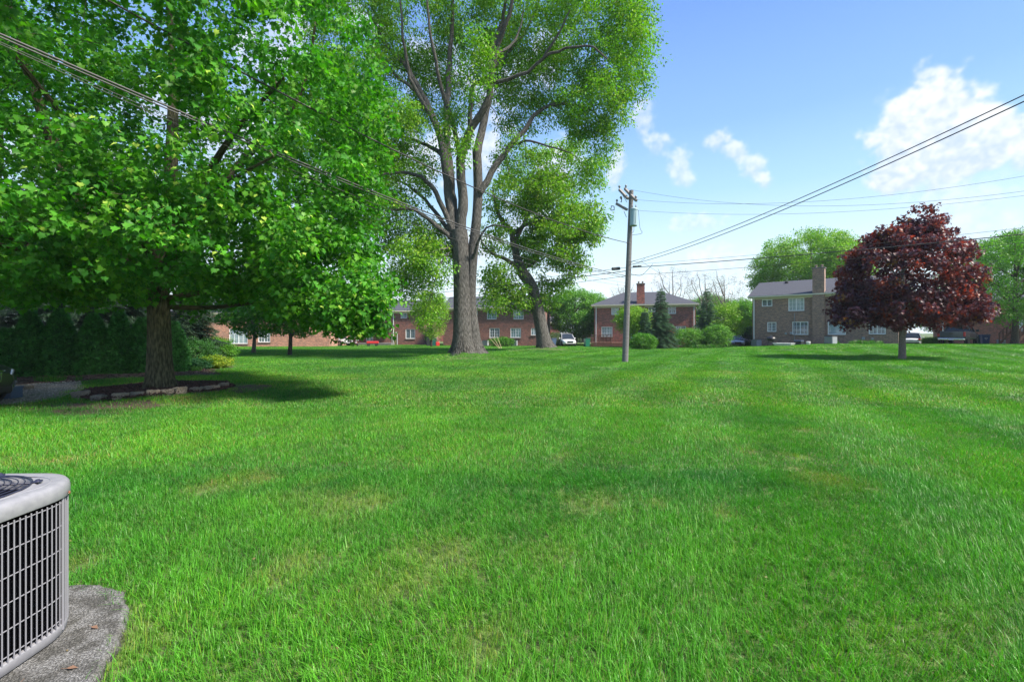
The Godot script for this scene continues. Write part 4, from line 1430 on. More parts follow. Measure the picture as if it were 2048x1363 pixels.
func _hedge_and_shrubs() -> void:
	var fan := fan_cluster(18, 0.10, 0.125, 72)
	var cols := [[-40, 15.6, 2.0, "arborvitae cut off by the picture's left border"], [14, 16.0, 1.7, "lower arborvitae at the left end of the hedge, behind the black car"], [60, 16.4, 2.15, "arborvitae second from the left in the hedge"], [120, 16.8, 2.2, "arborvitae behind the gravel patch in the hedge"], [186, 17.2, 2.2, "arborvitae in the hedge's middle with a bulging lower half"], [238, 17.6, 2.2, "slender arborvitae just left of the maple trunk"], [284, 18.0, 2.1, "arborvitae partly hidden by the left edge of the maple trunk"], [348, 18.6, 2.0, "arborvitae just right of the maple trunk at the hedge's end"]]
	for k in cols.size():
		var q: Array = cols[k]
		arborvitae(on_ground(q[0], q[1]), q[2] * [1.0, 0.94, 1.03, 1.06, 1.0, 1.04, 0.97, 0.95][k], 0.48 if k != 5 else 0.42, 400 + k, q[3], fan)
	var oval := leaf_cluster("oval", 22, 0.16, 0.075, 73, 0.8, 0.9)
	var bright := [Color(0.10, 0.27, 0.03), Color(0.13, 0.32, 0.035), Color(0.08, 0.23, 0.03)]
	var lime := [Color(0.26, 0.36, 0.03), Color(0.32, 0.40, 0.035), Color(0.20, 0.32, 0.03)]
	var mid_green := [Color(0.05, 0.16, 0.035), Color(0.06, 0.19, 0.04)]
	shrub("rounded_shrub", "large clipped light green shrub before the orange brick house", on_ground(428, 25.5), Vector3(1.0, 0.62, 0.9), 520, oval, M.leaf, bright, 501, "", 0.9, 1.5)
	shrub("rounded_shrub", "low yellow-green shrub at the end of the planting bed", on_ground(428, 20.2), Vector3(0.62, 0.26, 0.42), 260, oval, M.leaf, lime, 502)
	shrub("rounded_shrub", "dark leafy shrub under the small conifer in the planting bed", on_ground(395, 21.6), Vector3(0.8, 0.62, 0.6), 300, oval, M.leaf, mid_green, 503)
	shrub("rounded_shrub", "low blue-green plant left of the yellow-green shrub", on_ground(398, 19.6), Vector3(0.5, 0.22, 0.35), 160, oval, M.leaf, [Color(0.05, 0.17, 0.07), Color(0.06, 0.2, 0.08)], 504)
	shrub("rounded_shrub", "bright green bush on the lawn before the spruces", on_ground(1286, 42.5), Vector3(1.12, 0.72, 0.95), 560, oval, M.leaf, bright, 505, "", 1.1, 1.7)
	shrub("weeping_shrub", "mounded weeping shrub beside the small deck", on_ground(1380, 50.0), Vector3(1.75, 1.05, 1.3), 620, oval, M.leaf, GREENS_FAR, 506, "", 1.2, 1.9)
	shrub("rounded_shrub", "green shrub under the leaning stakes by the brick wall", on_ground(1004, 58.5), Vector3(1.5, 0.58, 0.6), 330, oval, M.leaf, bright, 507, "", 1.3, 2.0)
	shrub("rounded_shrub", "grey-green shrub beside the parked white car", on_ground(1110, 60.0), Vector3(0.9, 0.85, 0.8), 260, oval, M.leaf, [Color(0.14, 0.19, 0.11), Color(0.10, 0.15, 0.08)], 508, "", 1.3, 2.0)
	shrub("rounded_shrub", "tall loose shrub under the bright ornamental tree", on_ground(1436, 49.0), Vector3(1.4, 1.25, 1.1), 480, oval, M.leaf, GREENS_FAR, 509, "", 1.2, 1.9)
	shrub("rounded_shrub", "dense clipped hedge strip behind the purple maple's trunk", on_ground(1866, 45.5), Vector3(1.05, 0.34, 0.5), 230, oval, M.leaf, bright, 510, "", 1.2, 1.8)
	shrub("rounded_shrub", "dark rounded shrub left of the brown brick house", on_ground(1494, 58.0), Vector3(0.9, 1.3, 0.9), 300, oval, M.leaf, GREENS_DARK, 511, "", 1.3, 2.0)
	var blade_clump := tuft(60, 0.18, 0.30, 0.55, 0.022, 4, 74)
	for q in [[1400, 47.0, 0.9, "clump of strappy leaves in front of the weeping shrub"], [1425, 47.5, 0.7, "smaller clump of strappy leaves right of the larger one"], [1722, 42.4, 1.1, "strip of strappy leaves along the brown brick wall"], [1742, 41.9, 1.0, "end of the strip of strappy leaves nearest the purple maple"], [1666, 43.3, 0.5, "small leafy clump beside the house's air conditioner"], [105, 14.6, 0.75, "low bright green plant at the edge of the gravel"], [380, 19.0, 0.6, "tuft of long leaves in the planting bed by the maple"]]:
		var at := on_ground(q[0], q[1])
		var node := thing("leafy_clump", q[3], "plant", at, 0.0, "clumps of long leaves along beds and walls")
		var xf: Array[Transform3D] = []
		var tint := PackedColorArray()
		for k in 9:
			var w: float = q[2]
			var off := Vector3(rng.randf_range(-1, 1) * w, 0, rng.randf_range(-0.3, 0.3))
			xf.append(Transform3D(Basis(Vector3.UP, rng.randf() * TAU).scaled(Vector3.ONE * (rng.randf_range(0.8, 1.2) if float(q[1]) > 20 else 0.55)), off))
			tint.append(Color(0.9, 0.85, 1.0) * rng.randf_range(0.8, 1.1))
		copies("foliage", blade_clump, M.blade, node, xf, tint)


# ---------------------------------------------------------------- houses
# A wall in its own plane (x right, y up, facing +z) with openings cut through it; uv in metres.
func wall_holes(b: MB, x0: float, x1: float, y0: float, y1: float, holes: Array, deep: float, tr: Transform3D) -> void:
	var xs := [x0, x1]
	var ys := [y0, y1]
	for h in holes:
		for v in [h[0], h[2]]: if v > x0 and v < x1 and not xs.has(v): xs.append(v)
		for v in [h[1], h[3]]: if v > y0 and v < y1 and not ys.has(v): ys.append(v)
	xs.sort()
	ys.sort()
	for i in xs.size() - 1:
		for j in ys.size() - 1:
			var cx: float = (xs[i] + xs[i + 1]) * 0.5
			var cy: float = (ys[j] + ys[j + 1]) * 0.5
			var open := false
			for h in holes:
				if cx > h[0] and cx < h[2] and cy > h[1] and cy < h[3]: open = true
			if open: continue
			var q := [Vector3(xs[i], ys[j], 0), Vector3(xs[i + 1], ys[j], 0), Vector3(xs[i + 1], ys[j + 1], 0), Vector3(xs[i], ys[j + 1], 0)]
			b.quad(tr * q[0], tr * q[1], tr * q[2], tr * q[3], Vector2(q[0].x, -q[0].y), Vector2(q[1].x, -q[1].y), Vector2(q[2].x, -q[2].y), Vector2(q[3].x, -q[3].y))
	for h in holes:
		var a := [Vector3(h[0], h[1], 0), Vector3(h[2], h[1], 0), Vector3(h[2], h[3], 0), Vector3(h[0], h[3], 0)]
		for k in 4:
			var p: Vector3 = a[k]
			var q: Vector3 = a[(k + 1) % 4]
			var back := Vector3(0, 0, -deep)
			b.quad(tr * p, tr * (p + back), tr * (q + back), tr * q, Vector2(p.x, p.y), Vector2(p.x + deep, p.y), Vector2(q.x + deep, q.y), Vector2(q.x, q.y))


func window_unit(parent: Node3D, tr: Transform3D, x0: float, y0: float, x1: float, y1: float, style: String, curtain: Material) -> void:
	# frame flush in the opening, sash bar, muntins, glass, sill
	var w := x1 - x0
	var h := y1 - y0
	var f := 0.075
	var b := MB.new()
	b.box(Vector3(0, h / 2 - f / 2, 0), Vector3(w - 0.006, f, 0.07))
	b.box(Vector3(0, -h / 2 + f / 2, 0), Vector3(w - 0.006, f, 0.07))
	b.box(Vector3(-w / 2 + f / 2, 0, 0), Vector3(f, h - 2 * f, 0.07))
	b.box(Vector3(w / 2 - f / 2, 0, 0), Vector3(f, h - 2 * f, 0.07))
	var mid := tr * Transform3D(Basis.IDENTITY, Vector3((x0 + x1) / 2, (y0 + y1) / 2, -0.06))
	var fr := part("window", b.mesh(), M.white, parent)
	fr.transform = mid
	if style.contains("2") or style.contains("4"):
		part("sash_bar", box_mesh(Vector3(0.06, h - 2 * f, 0.05)), M.white, fr, Vector3(0, 0, 0.004))
	if style.contains("4"):
		for s in [-1, 1]:
			part("muntin", box_mesh(Vector3(0.022, h - 2 * f, 0.03)), M.white, fr, Vector3(s * w * 0.235, 0, -0.002))
		for s in ([-1, 1] if h > 1.0 else [0]):
			part("muntin", box_mesh(Vector3(w - 2 * f, 0.022, 0.026)), M.white, fr, Vector3(0, s * h * 0.155, -0.003))
	part("pane", box_mesh(Vector3(w - 2 * f + 0.02, h - 2 * f + 0.02, 0.006)), M.glass, fr, Vector3(0, 0, -0.02))
	part("sill", box_mesh(Vector3(w + 0.12, 0.07, 0.16)), M.stone, fr, Vector3(0, -h / 2 - 0.038, 0.07))
	if curtain:
		var c := MB.new()
		var rings := []
		for e in [-h / 2 + 0.02, h / 2 - 0.02]:
			var ring := []
			for k in 25: ring.append(Vector3(-w / 2 + 0.05 + (w - 0.1) * k / 24.0, e, 0.03 * sin(k * 1.9)))
			rings.append(ring)
		c.skin(rings, false, false)
		part("curtain", c.mesh(), curtain, fr, Vector3(0, 0, -0.16))


# o: a = left front corner [x, z], turn = how far its front swings towards the camera (degrees), w, depth, base, eave (absolute), rise, roof, brick, wins (photo pixels), side windows
func house(o: Dictionary) -> Node3D:
	var at := Vector3(o.a[0], o.base, o.a[1])
	var node := thing(o.get("name", "brick_house"), o.label, "house", at, -deg_to_rad(o.turn), o.get("group", ""))
	var w: float = o.w
	var dp: float = o.depth
	var eh: float = o.eave - o.base
	var brick: Material = o.brick
	var dir := Vector2(cos(deg_to_rad(o.turn)), sin(deg_to_rad(o.turn)))
	var holes := []
	var units := []
	for q in o.get("wins", []):
		var r := []
		for e in [[q[0], q[1]], [q[2], q[3]]]:
			var k: float = (e[0] - CX) / F
			# meets the wall line a + s*dir (z grows towards the camera)
			var s: float = (k * -o.a[1] - o.a[0]) / (dir.x + k * dir.y)
			var d: float = -o.a[1] - s * dir.y
			r.append([s, EYE + (HY - e[1]) / F * d - o.base])
		var hole := [r[0][0], maxf(r[1][1], 0.05), r[1][0], minf(r[0][1], eh - 0.12)]
		holes.append(hole)
		units.append([hole, q[4], q[5] if q.size() > 5 else null])
	var b := MB.new()
	wall_holes(b, 0, w, -0.6, eh, holes, 0.14, Transform3D.IDENTITY)
	var right := Transform3D(Basis(Vector3.UP, PI / 2), Vector3(w, 0, 0))
	var left := Transform3D(Basis(Vector3.UP, -PI / 2), Vector3(0, 0, -dp))
	var back := Transform3D(Basis(Vector3.UP, PI), Vector3(w, 0, -dp))
	var rh: Array = o.get("right_holes", [])
	var lh: Array = o.get("left_holes", [])
	wall_holes(b, 0, dp, -0.6, eh, rh, 0.14, right)
	wall_holes(b, 0, dp, -0.6, eh, lh, 0.14, left)
	wall_holes(b, 0, w, -0.6, eh, [[w * 0.2, 1, w * 0.35, 2.2], [w * 0.6, 3.4, w * 0.75, 4.6]], 0.14, back)
	var rise: float = o.rise
	var over := 0.38
	var rb := MB.new()
	var y0 := eh + 0.02
	var x0 := -over
	var x1 := w + over
	var zf := over
	var zb := -dp - over
	var zm := -dp / 2
	var hip: float = o.get("hip", 0.0)
	var yr := eh + rise
	var A := Vector3(x0, y0, zf)
	var B := Vector3(x1, y0, zf)
	var C := Vector3(x1, y0, zb)
	var E := Vector3(x0, y0, zb)
	var R0 := Vector3(x0 + hip, yr, zm)
	var R1 := Vector3(x1 - hip, yr, zm)
	var th := Vector3(0, 0.12, 0)
	for lift in [th]:
		rb.quad(A + lift, B + lift, R1 + lift, R0 + lift, Vector2(0, 0), Vector2(x1 - x0, 0), Vector2(x1 - x0 - hip, 4), Vector2(hip, 4))
		rb.quad(C + lift, E + lift, R0 + lift, R1 + lift, Vector2(0, 0), Vector2(x1 - x0, 0), Vector2(x1 - x0 - hip, 4), Vector2(hip, 4))
		if hip > 0:
			rb.tri(B + lift, C + lift, R1 + lift, Vector2(0, 0), Vector2(dp, 0), Vector2(dp / 2, 4))
			rb.tri(E + lift, A + lift, R0 + lift, Vector2(0, 0), Vector2(dp, 0), Vector2(dp / 2, 4))
	# verges and underside
	for q in [[A, B], [B, R1] if hip <= 0 else [B, C], [C, E], [E, R0] if hip <= 0 else [E, A]]:
		rb.quad(q[0], q[1], q[1] + th, q[0] + th)
	if hip <= 0:
		rb.quad(R1, C, C + th, R1 + th)
		rb.quad(R0, A, A + th, R0 + th)
		# gables
		b.tri(right * Vector3(0, eh, 0), right * Vector3(dp, eh, 0), right * Vector3(dp / 2, yr - 0.05, 0), Vector2(0, -eh), Vector2(dp, -eh), Vector2(dp / 2, -yr))
		b.tri(left * Vector3(0, eh, 0), left * Vector3(dp, eh, 0), left * Vector3(dp / 2, yr - 0.05, 0), Vector2(0, -eh), Vector2(dp, -eh), Vector2(dp / 2, -yr))
	part("wall", b.mesh(), brick, node)
	var roof := part("roof", rb.mesh(), o.get("roof_mat", M.roof), node)
	var sf := MB.new()
	sf.box(Vector3(w / 2, eh - 0.03, -dp / 2), Vector3(w + over * 2 - 0.02, 0.06, dp + over * 2 - 0.02))
	part("soffit", sf.mesh(), M.cream, node)
	var gt := MB.new()
	gt.box(Vector3(w / 2, eh + 0.04, over + 0.055), Vector3(w + over * 2, 0.13, 0.11))
	part("gutter", gt.mesh(), M.cream, roof)
	var fasc := MB.new()
	fasc.box(Vector3(w / 2, eh - 0.16, 0.02), Vector3(w - 0.01, 0.2, 0.03))
	part("frieze_board", fasc.mesh(), M.cream, node)
	# rooms behind the glass: a floor between storeys and a back partition
	var inner := MB.new()
	inner.box(Vector3(w / 2, eh * 0.5, -dp / 2), Vector3(w - 0.5, 0.2, dp - 0.5))
	inner.box(Vector3(w / 2, eh * 0.5 - 0.3, -dp * 0.5), Vector3(w - 0.5, eh - 0.8, 0.15))
	part("interior", inner.mesh(), M.inside, node)
	for u in units:
		if u[1] == "door": door_unit(node, u[0])
		else: window_unit(node, Transform3D.IDENTITY, u[0][0], u[0][1], u[0][2], u[0][3], u[1], u[2])
	for h in rh: window_unit(node, right, h[0], h[1], h[2], h[3], "4", M.curtain)
	for h in lh: window_unit(node, left, h[0], h[1], h[2], h[3], "4", M.curtain)
	for s in o.get("downspouts", []):
		var p := MB.new()
		var x: float = s * w
		p.box(Vector3(x, eh / 2, 0.08), Vector3(0.09, eh - 0.1, 0.08))
		p.box(Vector3(x, eh - 0.06, 0.24), Vector3(0.08, 0.08, 0.34))
		p.box(Vector3(x, 0.12, 0.25), Vector3(0.08, 0.08, 0.3))
		part("downspout", p.mesh(), M.white, node)
	for c in o.get("chimneys", []):
		# [along the wall, width, out from the wall (negative: through the roof), depth, top height]
		var ch := MB.new()
		var top: float = c[4] - o.base
		var z: float = c[2]
		var xs := Transform3D(Basis.IDENTITY, Vector3(c[0] - c[1] / 2, 0, z))
		wall_holes(ch, 0, c[1], -0.4, top, [], 0, xs)
		wall_holes(ch, 0, c[3], -0.4, top, [], 0, Transform3D(Basis(Vector3.UP, PI / 2), Vector3(c[0] + c[1] / 2, 0, z)))
		wall_holes(ch, 0, c[3], -0.4, top, [], 0, Transform3D(Basis(Vector3.UP, -PI / 2), Vector3(c[0] - c[1] / 2, 0, z - c[3])))
		wall_holes(ch, 0, c[1], -0.4, top, [], 0, Transform3D(Basis(Vector3.UP, PI), Vector3(c[0] + c[1] / 2, 0, z - c[3])))
		var chimney := part("chimney", ch.mesh(), brick, node)
		part("cap", box_mesh(Vector3(c[1] + 0.12, 0.12, c[3] + 0.12), 0.02), M.concrete, chimney, Vector3(c[0], top + 0.06, z - c[3] / 2))
		for e in [-0.25, 0.25]:
			var pot := MB.new()
			pot.lathe(Vector3.ZERO, [[0.11, 0], [0.10, 0.22], [0.13, 0.22], [0.13, 0.28], [0.0, 0.28]], 12)
			part("flue_pot", pot.mesh(), M.stone, chimney, Vector3(c[0] + e * c[1], top + 0.12, z - c[3] / 2))
	for q in o.get("vents", []):
		var f: float = q[1]
		part("roof_vent", box_mesh(Vector3(0.34, 0.16, 0.3), 0.03), M.black, roof, Vector3(q[0], lerpf(y0, yr, f) + 0.2, lerpf(zf, zm, f)))
	return node


func door_unit(parent: Node3D, h: Array) -> void:
	var w: float = h[2] - h[0]
	var hh: float = h[3] - h[1]
	var d := part("door", box_mesh(Vector3(w - 0.16, hh - 0.1, 0.05)), M.door, parent, Vector3((h[0] + h[2]) / 2, (h[1] + h[3]) / 2 - 0.04, -0.07))
	var f := MB.new()
	f.box(Vector3(-w / 2 + 0.04, 0.04, 0.02), Vector3(0.08, hh, 0.1))
	f.box(Vector3(w / 2 - 0.04, 0.04, 0.02), Vector3(0.08, hh, 0.1))
	f.box(Vector3(0, hh / 2, 0.02), Vector3(w - 0.17, 0.08, 0.1))
	part("door_frame", f.mesh(), M.white, d)
	var k := MB.new()
	k.lathe(Vector3.ZERO, [[0, -0.03], [0.03, -0.02], [0.035, 0.01], [0.0, 0.035]], 10, Basis(Vector3.RIGHT, PI / 2))
	part("handle", k.mesh(), M.chrome, d, Vector3(w / 2 - 0.16, -0.05, 0.06))


func _houses() -> void:
	# brown brick house, seen at an angle
	var n := house({"name": "brown_brick_house", "label": "brown brick two-storey house with a wide outside chimney behind the purple maple", "a": [26.96, -51.0], "turn": 43.0, "w": 12.5, "depth": 8.6, "base": 0.2, "eave": 5.47, "rise": 1.9, "brick": M.brick_brown,
		"wins": [[1524, 599, 1545, 612, "2"], [1577, 596, 1609, 621, "4", M.curtain], [1666, 593, 1700, 618, "1", null], [1535, 644, 1553, 663, "4", null], [1585, 643, 1617, 669, "4", null], [1656, 643, 1692, 669, "1", M.curtain], [1738, 640, 1772, 668, "4", null]],
		"downspouts": [0.015], "chimneys": [[6.28, 1.02, 0.42, 0.8, 8.1]], "vents": [[2.6, 0.85], [5.4, 0.86], [9.0, 0.87]]})
	for q in [[3.3, 1.25, 0.2], [3.8, 1.3, 0.22], [9.9, 0.8, 0.24], [10.6, 0.75, 0.18]]:
		part("meter_box", box_mesh(Vector3(q[2], q[2] * 1.1, 0.14), 0.02), M.grey_metal, n, Vector3(q[0], q[1], 0.08))
	var pipe := MB.new()
	pipe.rod(Vector3(4.1, 0.4, 0.05), Vector3(4.1, 3.4, 0.05), 0.025)
	part("conduit", pipe.mesh(), M.grey_metal, n)
	# hip-roofed red house
	house({"name": "hip_roof_house", "label": "red brick house with grey hip roof and tall chimney behind the utility pole", "a": [10.85, -60.0], "turn": 15.0, "w": 12.5, "depth": 9.0, "base": -0.2, "eave": 5.05, "rise": 1.95, "hip": 4.0, "brick": M.brick_red,
		"wins": [[1223, 614, 1238, 629, "2", M.curtain], [1262, 613, 1276, 623, "2", null], [1297, 613, 1311, 623, "2", null], [1336, 611, 1352, 627, "4", null], [1203, 653, 1225, 673, "4", M.curtain], [1352, 652, 1372, 668, "4", null], [1262, 656, 1274, 676, "2", null]],
		"downspouts": [0.02, 0.985], "chimneys": [[5.9, 0.98, 0.25, 0.8, 7.75]]})
	# red house by the elm, its right end turned to us
	house({"name": "elm_side_house", "label": "dark red brick house partly hidden by the elm and the leaning trunk", "a": [-9.6, -63.5], "turn": 9.5, "w": 14.2, "depth": 9.0, "base": -0.28, "eave": 4.85, "rise": 1.9, "brick": M.brick_dark,
		"wins": [[949, 621, 955, 629, "2", null], [974, 620, 993, 638, "4", M.curtain_green], [1027, 620, 1047, 638, "4", M.curtain_green], [979, 656, 999, 675, "4", null], [1021, 656, 1042, 675, "4", M.curtain_green], [1062, 656, 1073, 670, "2", M.curtain], [950, 656, 958, 669, "2", null]],
		"downspouts": [0.99], "chimneys": [], "vents": [[9.3, 0.8]], "right_holes": [[2.0, 0.9, 3.2, 2.1]]})
	# porch house on the left
	var p := house({"name": "porch_house", "label": "dark brick house with a small porch roof left of the elm", "a": [-26.6, -67.0], "turn": 3.5, "w": 13.9, "depth": 9.0, "base": -0.28, "eave": 4.62, "rise": 1.8, "brick": M.brick_dark,
		"wins": [[801, 623, 814, 636, "2", M.curtain_green], [811, 658, 830, 677, "2", null], [783, 664, 795, 689, "door"], [770, 622, 781, 632, "2", null], [732, 664, 746, 684, "2", M.curtain], [700, 660, 712, 676, "2", null]],
		"downspouts": [0.67]})
	var porch := MB.new()
	porch.box(Vector3(7.3, 2.75, 0.75), Vector3(4.4, 0.12, 1.6), Basis(Vector3.RIGHT, 0.22))
	var pr := part("porch_roof", porch.mesh(), M.roof, p)
	part("bracket", box_mesh(Vector3(0.09, 0.09, 1.1)), M.cream, pr, Vector3(9.2, 2.35, 0.5), Vector3(0.6, 0, 0))
	part("bracket", box_mesh(Vector3(0.09, 0.09, 1.1)), M.cream, pr, Vector3(5.4, 2.35, 0.5), Vector3(0.6, 0, 0))
	part("stoop", box_mesh(Vector3(5.0, 0.4, 1.6), 0.03), M.concrete, p, Vector3(7.0, 0.15, 0.8))
	# orange house at far left behind the maple
	house({"name": "orange_brick_house", "label": "orange brick house with large white windows behind the young trees", "a": [-44.0, -56.0], "turn": -4.0, "w": 21.0, "depth": 9.0, "base": -0.2, "eave": 3.9, "rise": 1.9, "hip": 3.0, "brick": M.brick_orange,
		"wins": [[458, 657, 495, 687, "4", M.curtain], [516, 660, 540, 684, "4", null], [330, 655, 350, 672, "4", null]]})
	# houses further behind
	house({"name": "far_brick_house", "label": "pale-roofed brick house seen through the gap left of the elm trunk", "a": [-15.6, -92.0], "turn": 0.0, "w": 12.0, "depth": 8.0, "base": -0.3, "eave": 4.3, "rise": 2.4, "brick": M.brick_red, "roof_mat": M.roof_pale,
		"wins": [[892, 651, 904, 658, "2", null], [897, 671, 909, 690, "2", null]]})
	house({"name": "far_brick_house", "label": "small brick house end showing right of the dark red house", "a": [5.6, -82.0], "turn": 0.0, "w": 3.0, "depth": 8.0, "base": -0.3, "eave": 3.3, "rise": 1.2, "hip": 1.2, "brick": M.brick_red, "wins": []})
	house({"name": "far_brick_house", "label": "low brick house end showing left of the hip-roofed house", "a": [14.1, -84.0], "turn": 0.0, "w": 6.0, "depth": 8.0, "base": -0.3, "eave": 4.0, "rise": 1.9, "brick": M.brick_red, "wins": [], "group": ""})
	house({"name": "far_brick_house", "label": "low red brick house behind the bright ornamental tree", "a": [29.0, -66.0], "turn": 10.0, "w": 5.0, "depth": 7.0, "base": -0.1, "eave": 2.9, "rise": 1.5, "brick": M.brick_red, "wins": [], "downspouts": [0.98]})
	# house at the right border with a stair
	var q := house({"name": "right_border_house", "label": "red brick house with wooden stair at the right border", "a": [50.0, -53.0], "turn": 38.0, "w": 16.0, "depth": 8.0, "base": 0.15, "eave": 5.0, "rise": 1.9, "brick": M.brick_red,
		"wins": [[2026, 640, 2052, 662, "4", M.curtain]], "downspouts": [0.01]})
	part("meter_box", box_mesh(Vector3(0.5, 0.5, 0.2), 0.03), M.grey_metal, q, Vector3(9.5, 1.4, 0.11))


# ---------------------------------------------------------------- gravel, planting beds, stones
func _gravel_and_beds() -> void:
	var g := ground_px([[-120, 818], [40, 808], [120, 798], [150, 786], [172, 776], [160, 764], [120, 758], [60, 764], [-160, 772]])
	struct("gravel_path", sheet(g, 0.012), M.gravel)
	bare.append(g)
	var chips := MB.new()
	chips.bevel_box(Vector3.ZERO, Vector3(0.03, 0.018, 0.024), 0.007)
	var xf: Array[Transform3D] = []
	var tint := PackedColorArray()
	while xf.size() < 2600:
		var p := Vector2(rng.randf_range(-15, -8), rng.randf_range(-16.5, -9.2))
		if not Geometry2D.is_point_in_polygon(p, g): continue
		xf.append(Transform3D(Basis.from_euler(Vector3(rng.randf() * TAU, rng.randf() * TAU, rng.randf() * TAU)).scaled(Vector3.ONE * rng.randf_range(0.5, 1.4)), Vector3(p.x, gh(p.x, p.y) + 0.016, p.y)))
		var k := rng.randf_range(0.16, 0.44)
		tint.append(Color(k, k * 0.93, k * 0.86))
	var peb := Node3D.new()
	peb.name = "gravel"
	add_child(peb)
	tag(peb, "grey gravel stones lying loose on the path", "gravel", "", "stuff")
	copies("pebbles", chips.mesh(), M.chip, peb, xf, tint)
	# earth under the hedge and along the path
	var h := PackedVector2Array([Vector2(-19, -13.4), Vector2(-14.0, -14.0), Vector2(-13.6, -15.6), Vector2(-12.6, -16.2), Vector2(-11.0, -17.2), Vector2(-12.4, -18.9), Vector2(-13.6, -20.4), Vector2(-20, -19.0)])
	struct("hedge_bed", sheet(h, 0.014), M.dirt)
	bare.append(h)
	var h2 := PackedVector2Array([Vector2(-14.6, -18.6), Vector2(-12.6, -18.4), Vector2(-12.2, -19.6), Vector2(-12.6, -20.8), Vector2(-15.4, -23.4), Vector2(-17.4, -23.0)])
	struct("shrub_bed", sheet(h2, 0.022), M.dirt)
	bare.append(h2)
	# the maple's bed
	var m := ground_px([[148, 800], [190, 806], [250, 804], [330, 797], [400, 790], [452, 783], [470, 776], [455, 769], [400, 768], [330, 767], [280, 771], [230, 777], [180, 784], [150, 792]])
	bare.append(m)
	struct("mulch_bed", sheet(m, 0.05, 0.2), M.dirt)
	var d := ground_px([[452, 786], [470, 790], [500, 788], [535, 779], [545, 772], [500, 770], [468, 774]])
	struct("bare_earth", sheet(d, 0.012), M.dirt)
	thin.append(d)
	var d2 := ground_px([[20, 824], [150, 832], [250, 826], [330, 814], [300, 804], [190, 808], [120, 806], [40, 812]])
	struct("bare_earth", sheet(d2, 0.010), M.dirt)
	thin.append(d2)
	var chip := MB.new()
	chip.box(Vector3.ZERO, Vector3(0.06, 0.012, 0.018))
	var x2: Array[Transform3D] = []
	var t2 := PackedColorArray()
	while x2.size() < 5200:
		var p := Vector2(rng.randf_range(-11.5, -6), rng.randf_range(-15, -9.8))
		if not Geometry2D.is_point_in_polygon(p, m): continue
		x2.append(Transform3D(Basis.from_euler(Vector3(rng.randf_range(-0.6, 0.6), rng.randf() * TAU, rng.randf_range(-0.6, 0.6))).scaled(Vector3.ONE * rng.randf_range(0.5, 1.5)), Vector3(p.x, gh(p.x, p.y) + 0.058 + rng.randf() * 0.03, p.y)))
		var k := rng.randf_range(0.4, 1.5)
		t2.append(Color(0.060 * k, 0.028 * k, 0.024 * k))
	while x2.size() < 8600:
		var p := Vector2(rng.randf_range(-20, -11), rng.randf_range(-21, -13.2))
		if not Geometry2D.is_point_in_polygon(p, h): continue
		x2.append(Transform3D(Basis.from_euler(Vector3(rng.randf_range(-0.6, 0.6), rng.randf() * TAU, rng.randf_range(-0.6, 0.6))).scaled(Vector3.ONE * rng.randf_range(0.6, 1.7)), Vector3(p.x, gh(p.x, p.y) + 0.02 + rng.randf() * 0.02, p.y)))
		var k := rng.randf_range(0.5, 2.2)
		t2.append(Color(0.075 * k, 0.05 * k, 0.04 * k))
	var mul := Node3D.new()
	mul.name = "mulch"
	add_child(mul)
	tag(mul, "dark red-brown bark mulch round the maple and under the hedge", "mulch", "", "stuff")
	copies("bark_chips", chip.mesh(), M.mulch, mul, x2, t2)
	# edging stones, each split-faced and a little out of line
	var edging := thing("stone_edging", "row of tan split-faced edging stones round the maple's mulch bed", "edging", on_ground(300, 11.0))
	var row := [[163, 799, 46, 0.20], [200, 803, 34, 0.15], [238, 803, 36, 0.15], [272, 800, 32, 0.15], [303, 798, 30, 0.16], [333, 795.5, 30, 0.17], [362, 792.5, 29, 0.18], [389, 789.5, 25, 0.18], [411, 786.5, 23, 0.18], [431, 783.5, 22, 0.18], [449, 779, 22, 0.20]]
	for k in row.size():
		var q: Array = row[k]
		var dd: float = EYE * F / (q[1] - HY)
		var x: float = (q[0] - CX) / F * dd
		var nx := dd
		var yaw := -0.10
		if k < row.size() - 1:
			var d3: float = EYE * F / (row[k + 1][1] - HY)
			yaw = atan2(-(-d3 + dd), (row[k + 1][0] - CX) / F * d3 - x)
		var w: float = q[2] / F * dd * 0.70
		var st := rock(Vector3(w, q[3], 0.20), 600 + k)
		part("stone", st, [M.stone, M.stone_grey, M.stone_tan][(k * 7 + k / 3) % 3], edging, Vector3(x, gh(x, -nx) + q[3] * 0.5 - 0.03 + rng.randf_range(-0.02, 0.025), -nx + rng.randf_range(-0.05, 0.05)) - edging.position, Vector3(rng.randf_range(-0.10, 0.10), yaw + rng.randf_range(-0.16, 0.16), rng.randf_range(-0.07, 0.07)))
	# tan block by the car
	var bl := thing("concrete_block", "flat tan block lying on the gravel by the black car", "block", on_ground(38, 12.7), 0.05)
	part("block_body", rock(Vector3(0.62, 0.11, 0.26), 640, 0.012), M.stone, bl, Vector3(0, 0.065, 0))


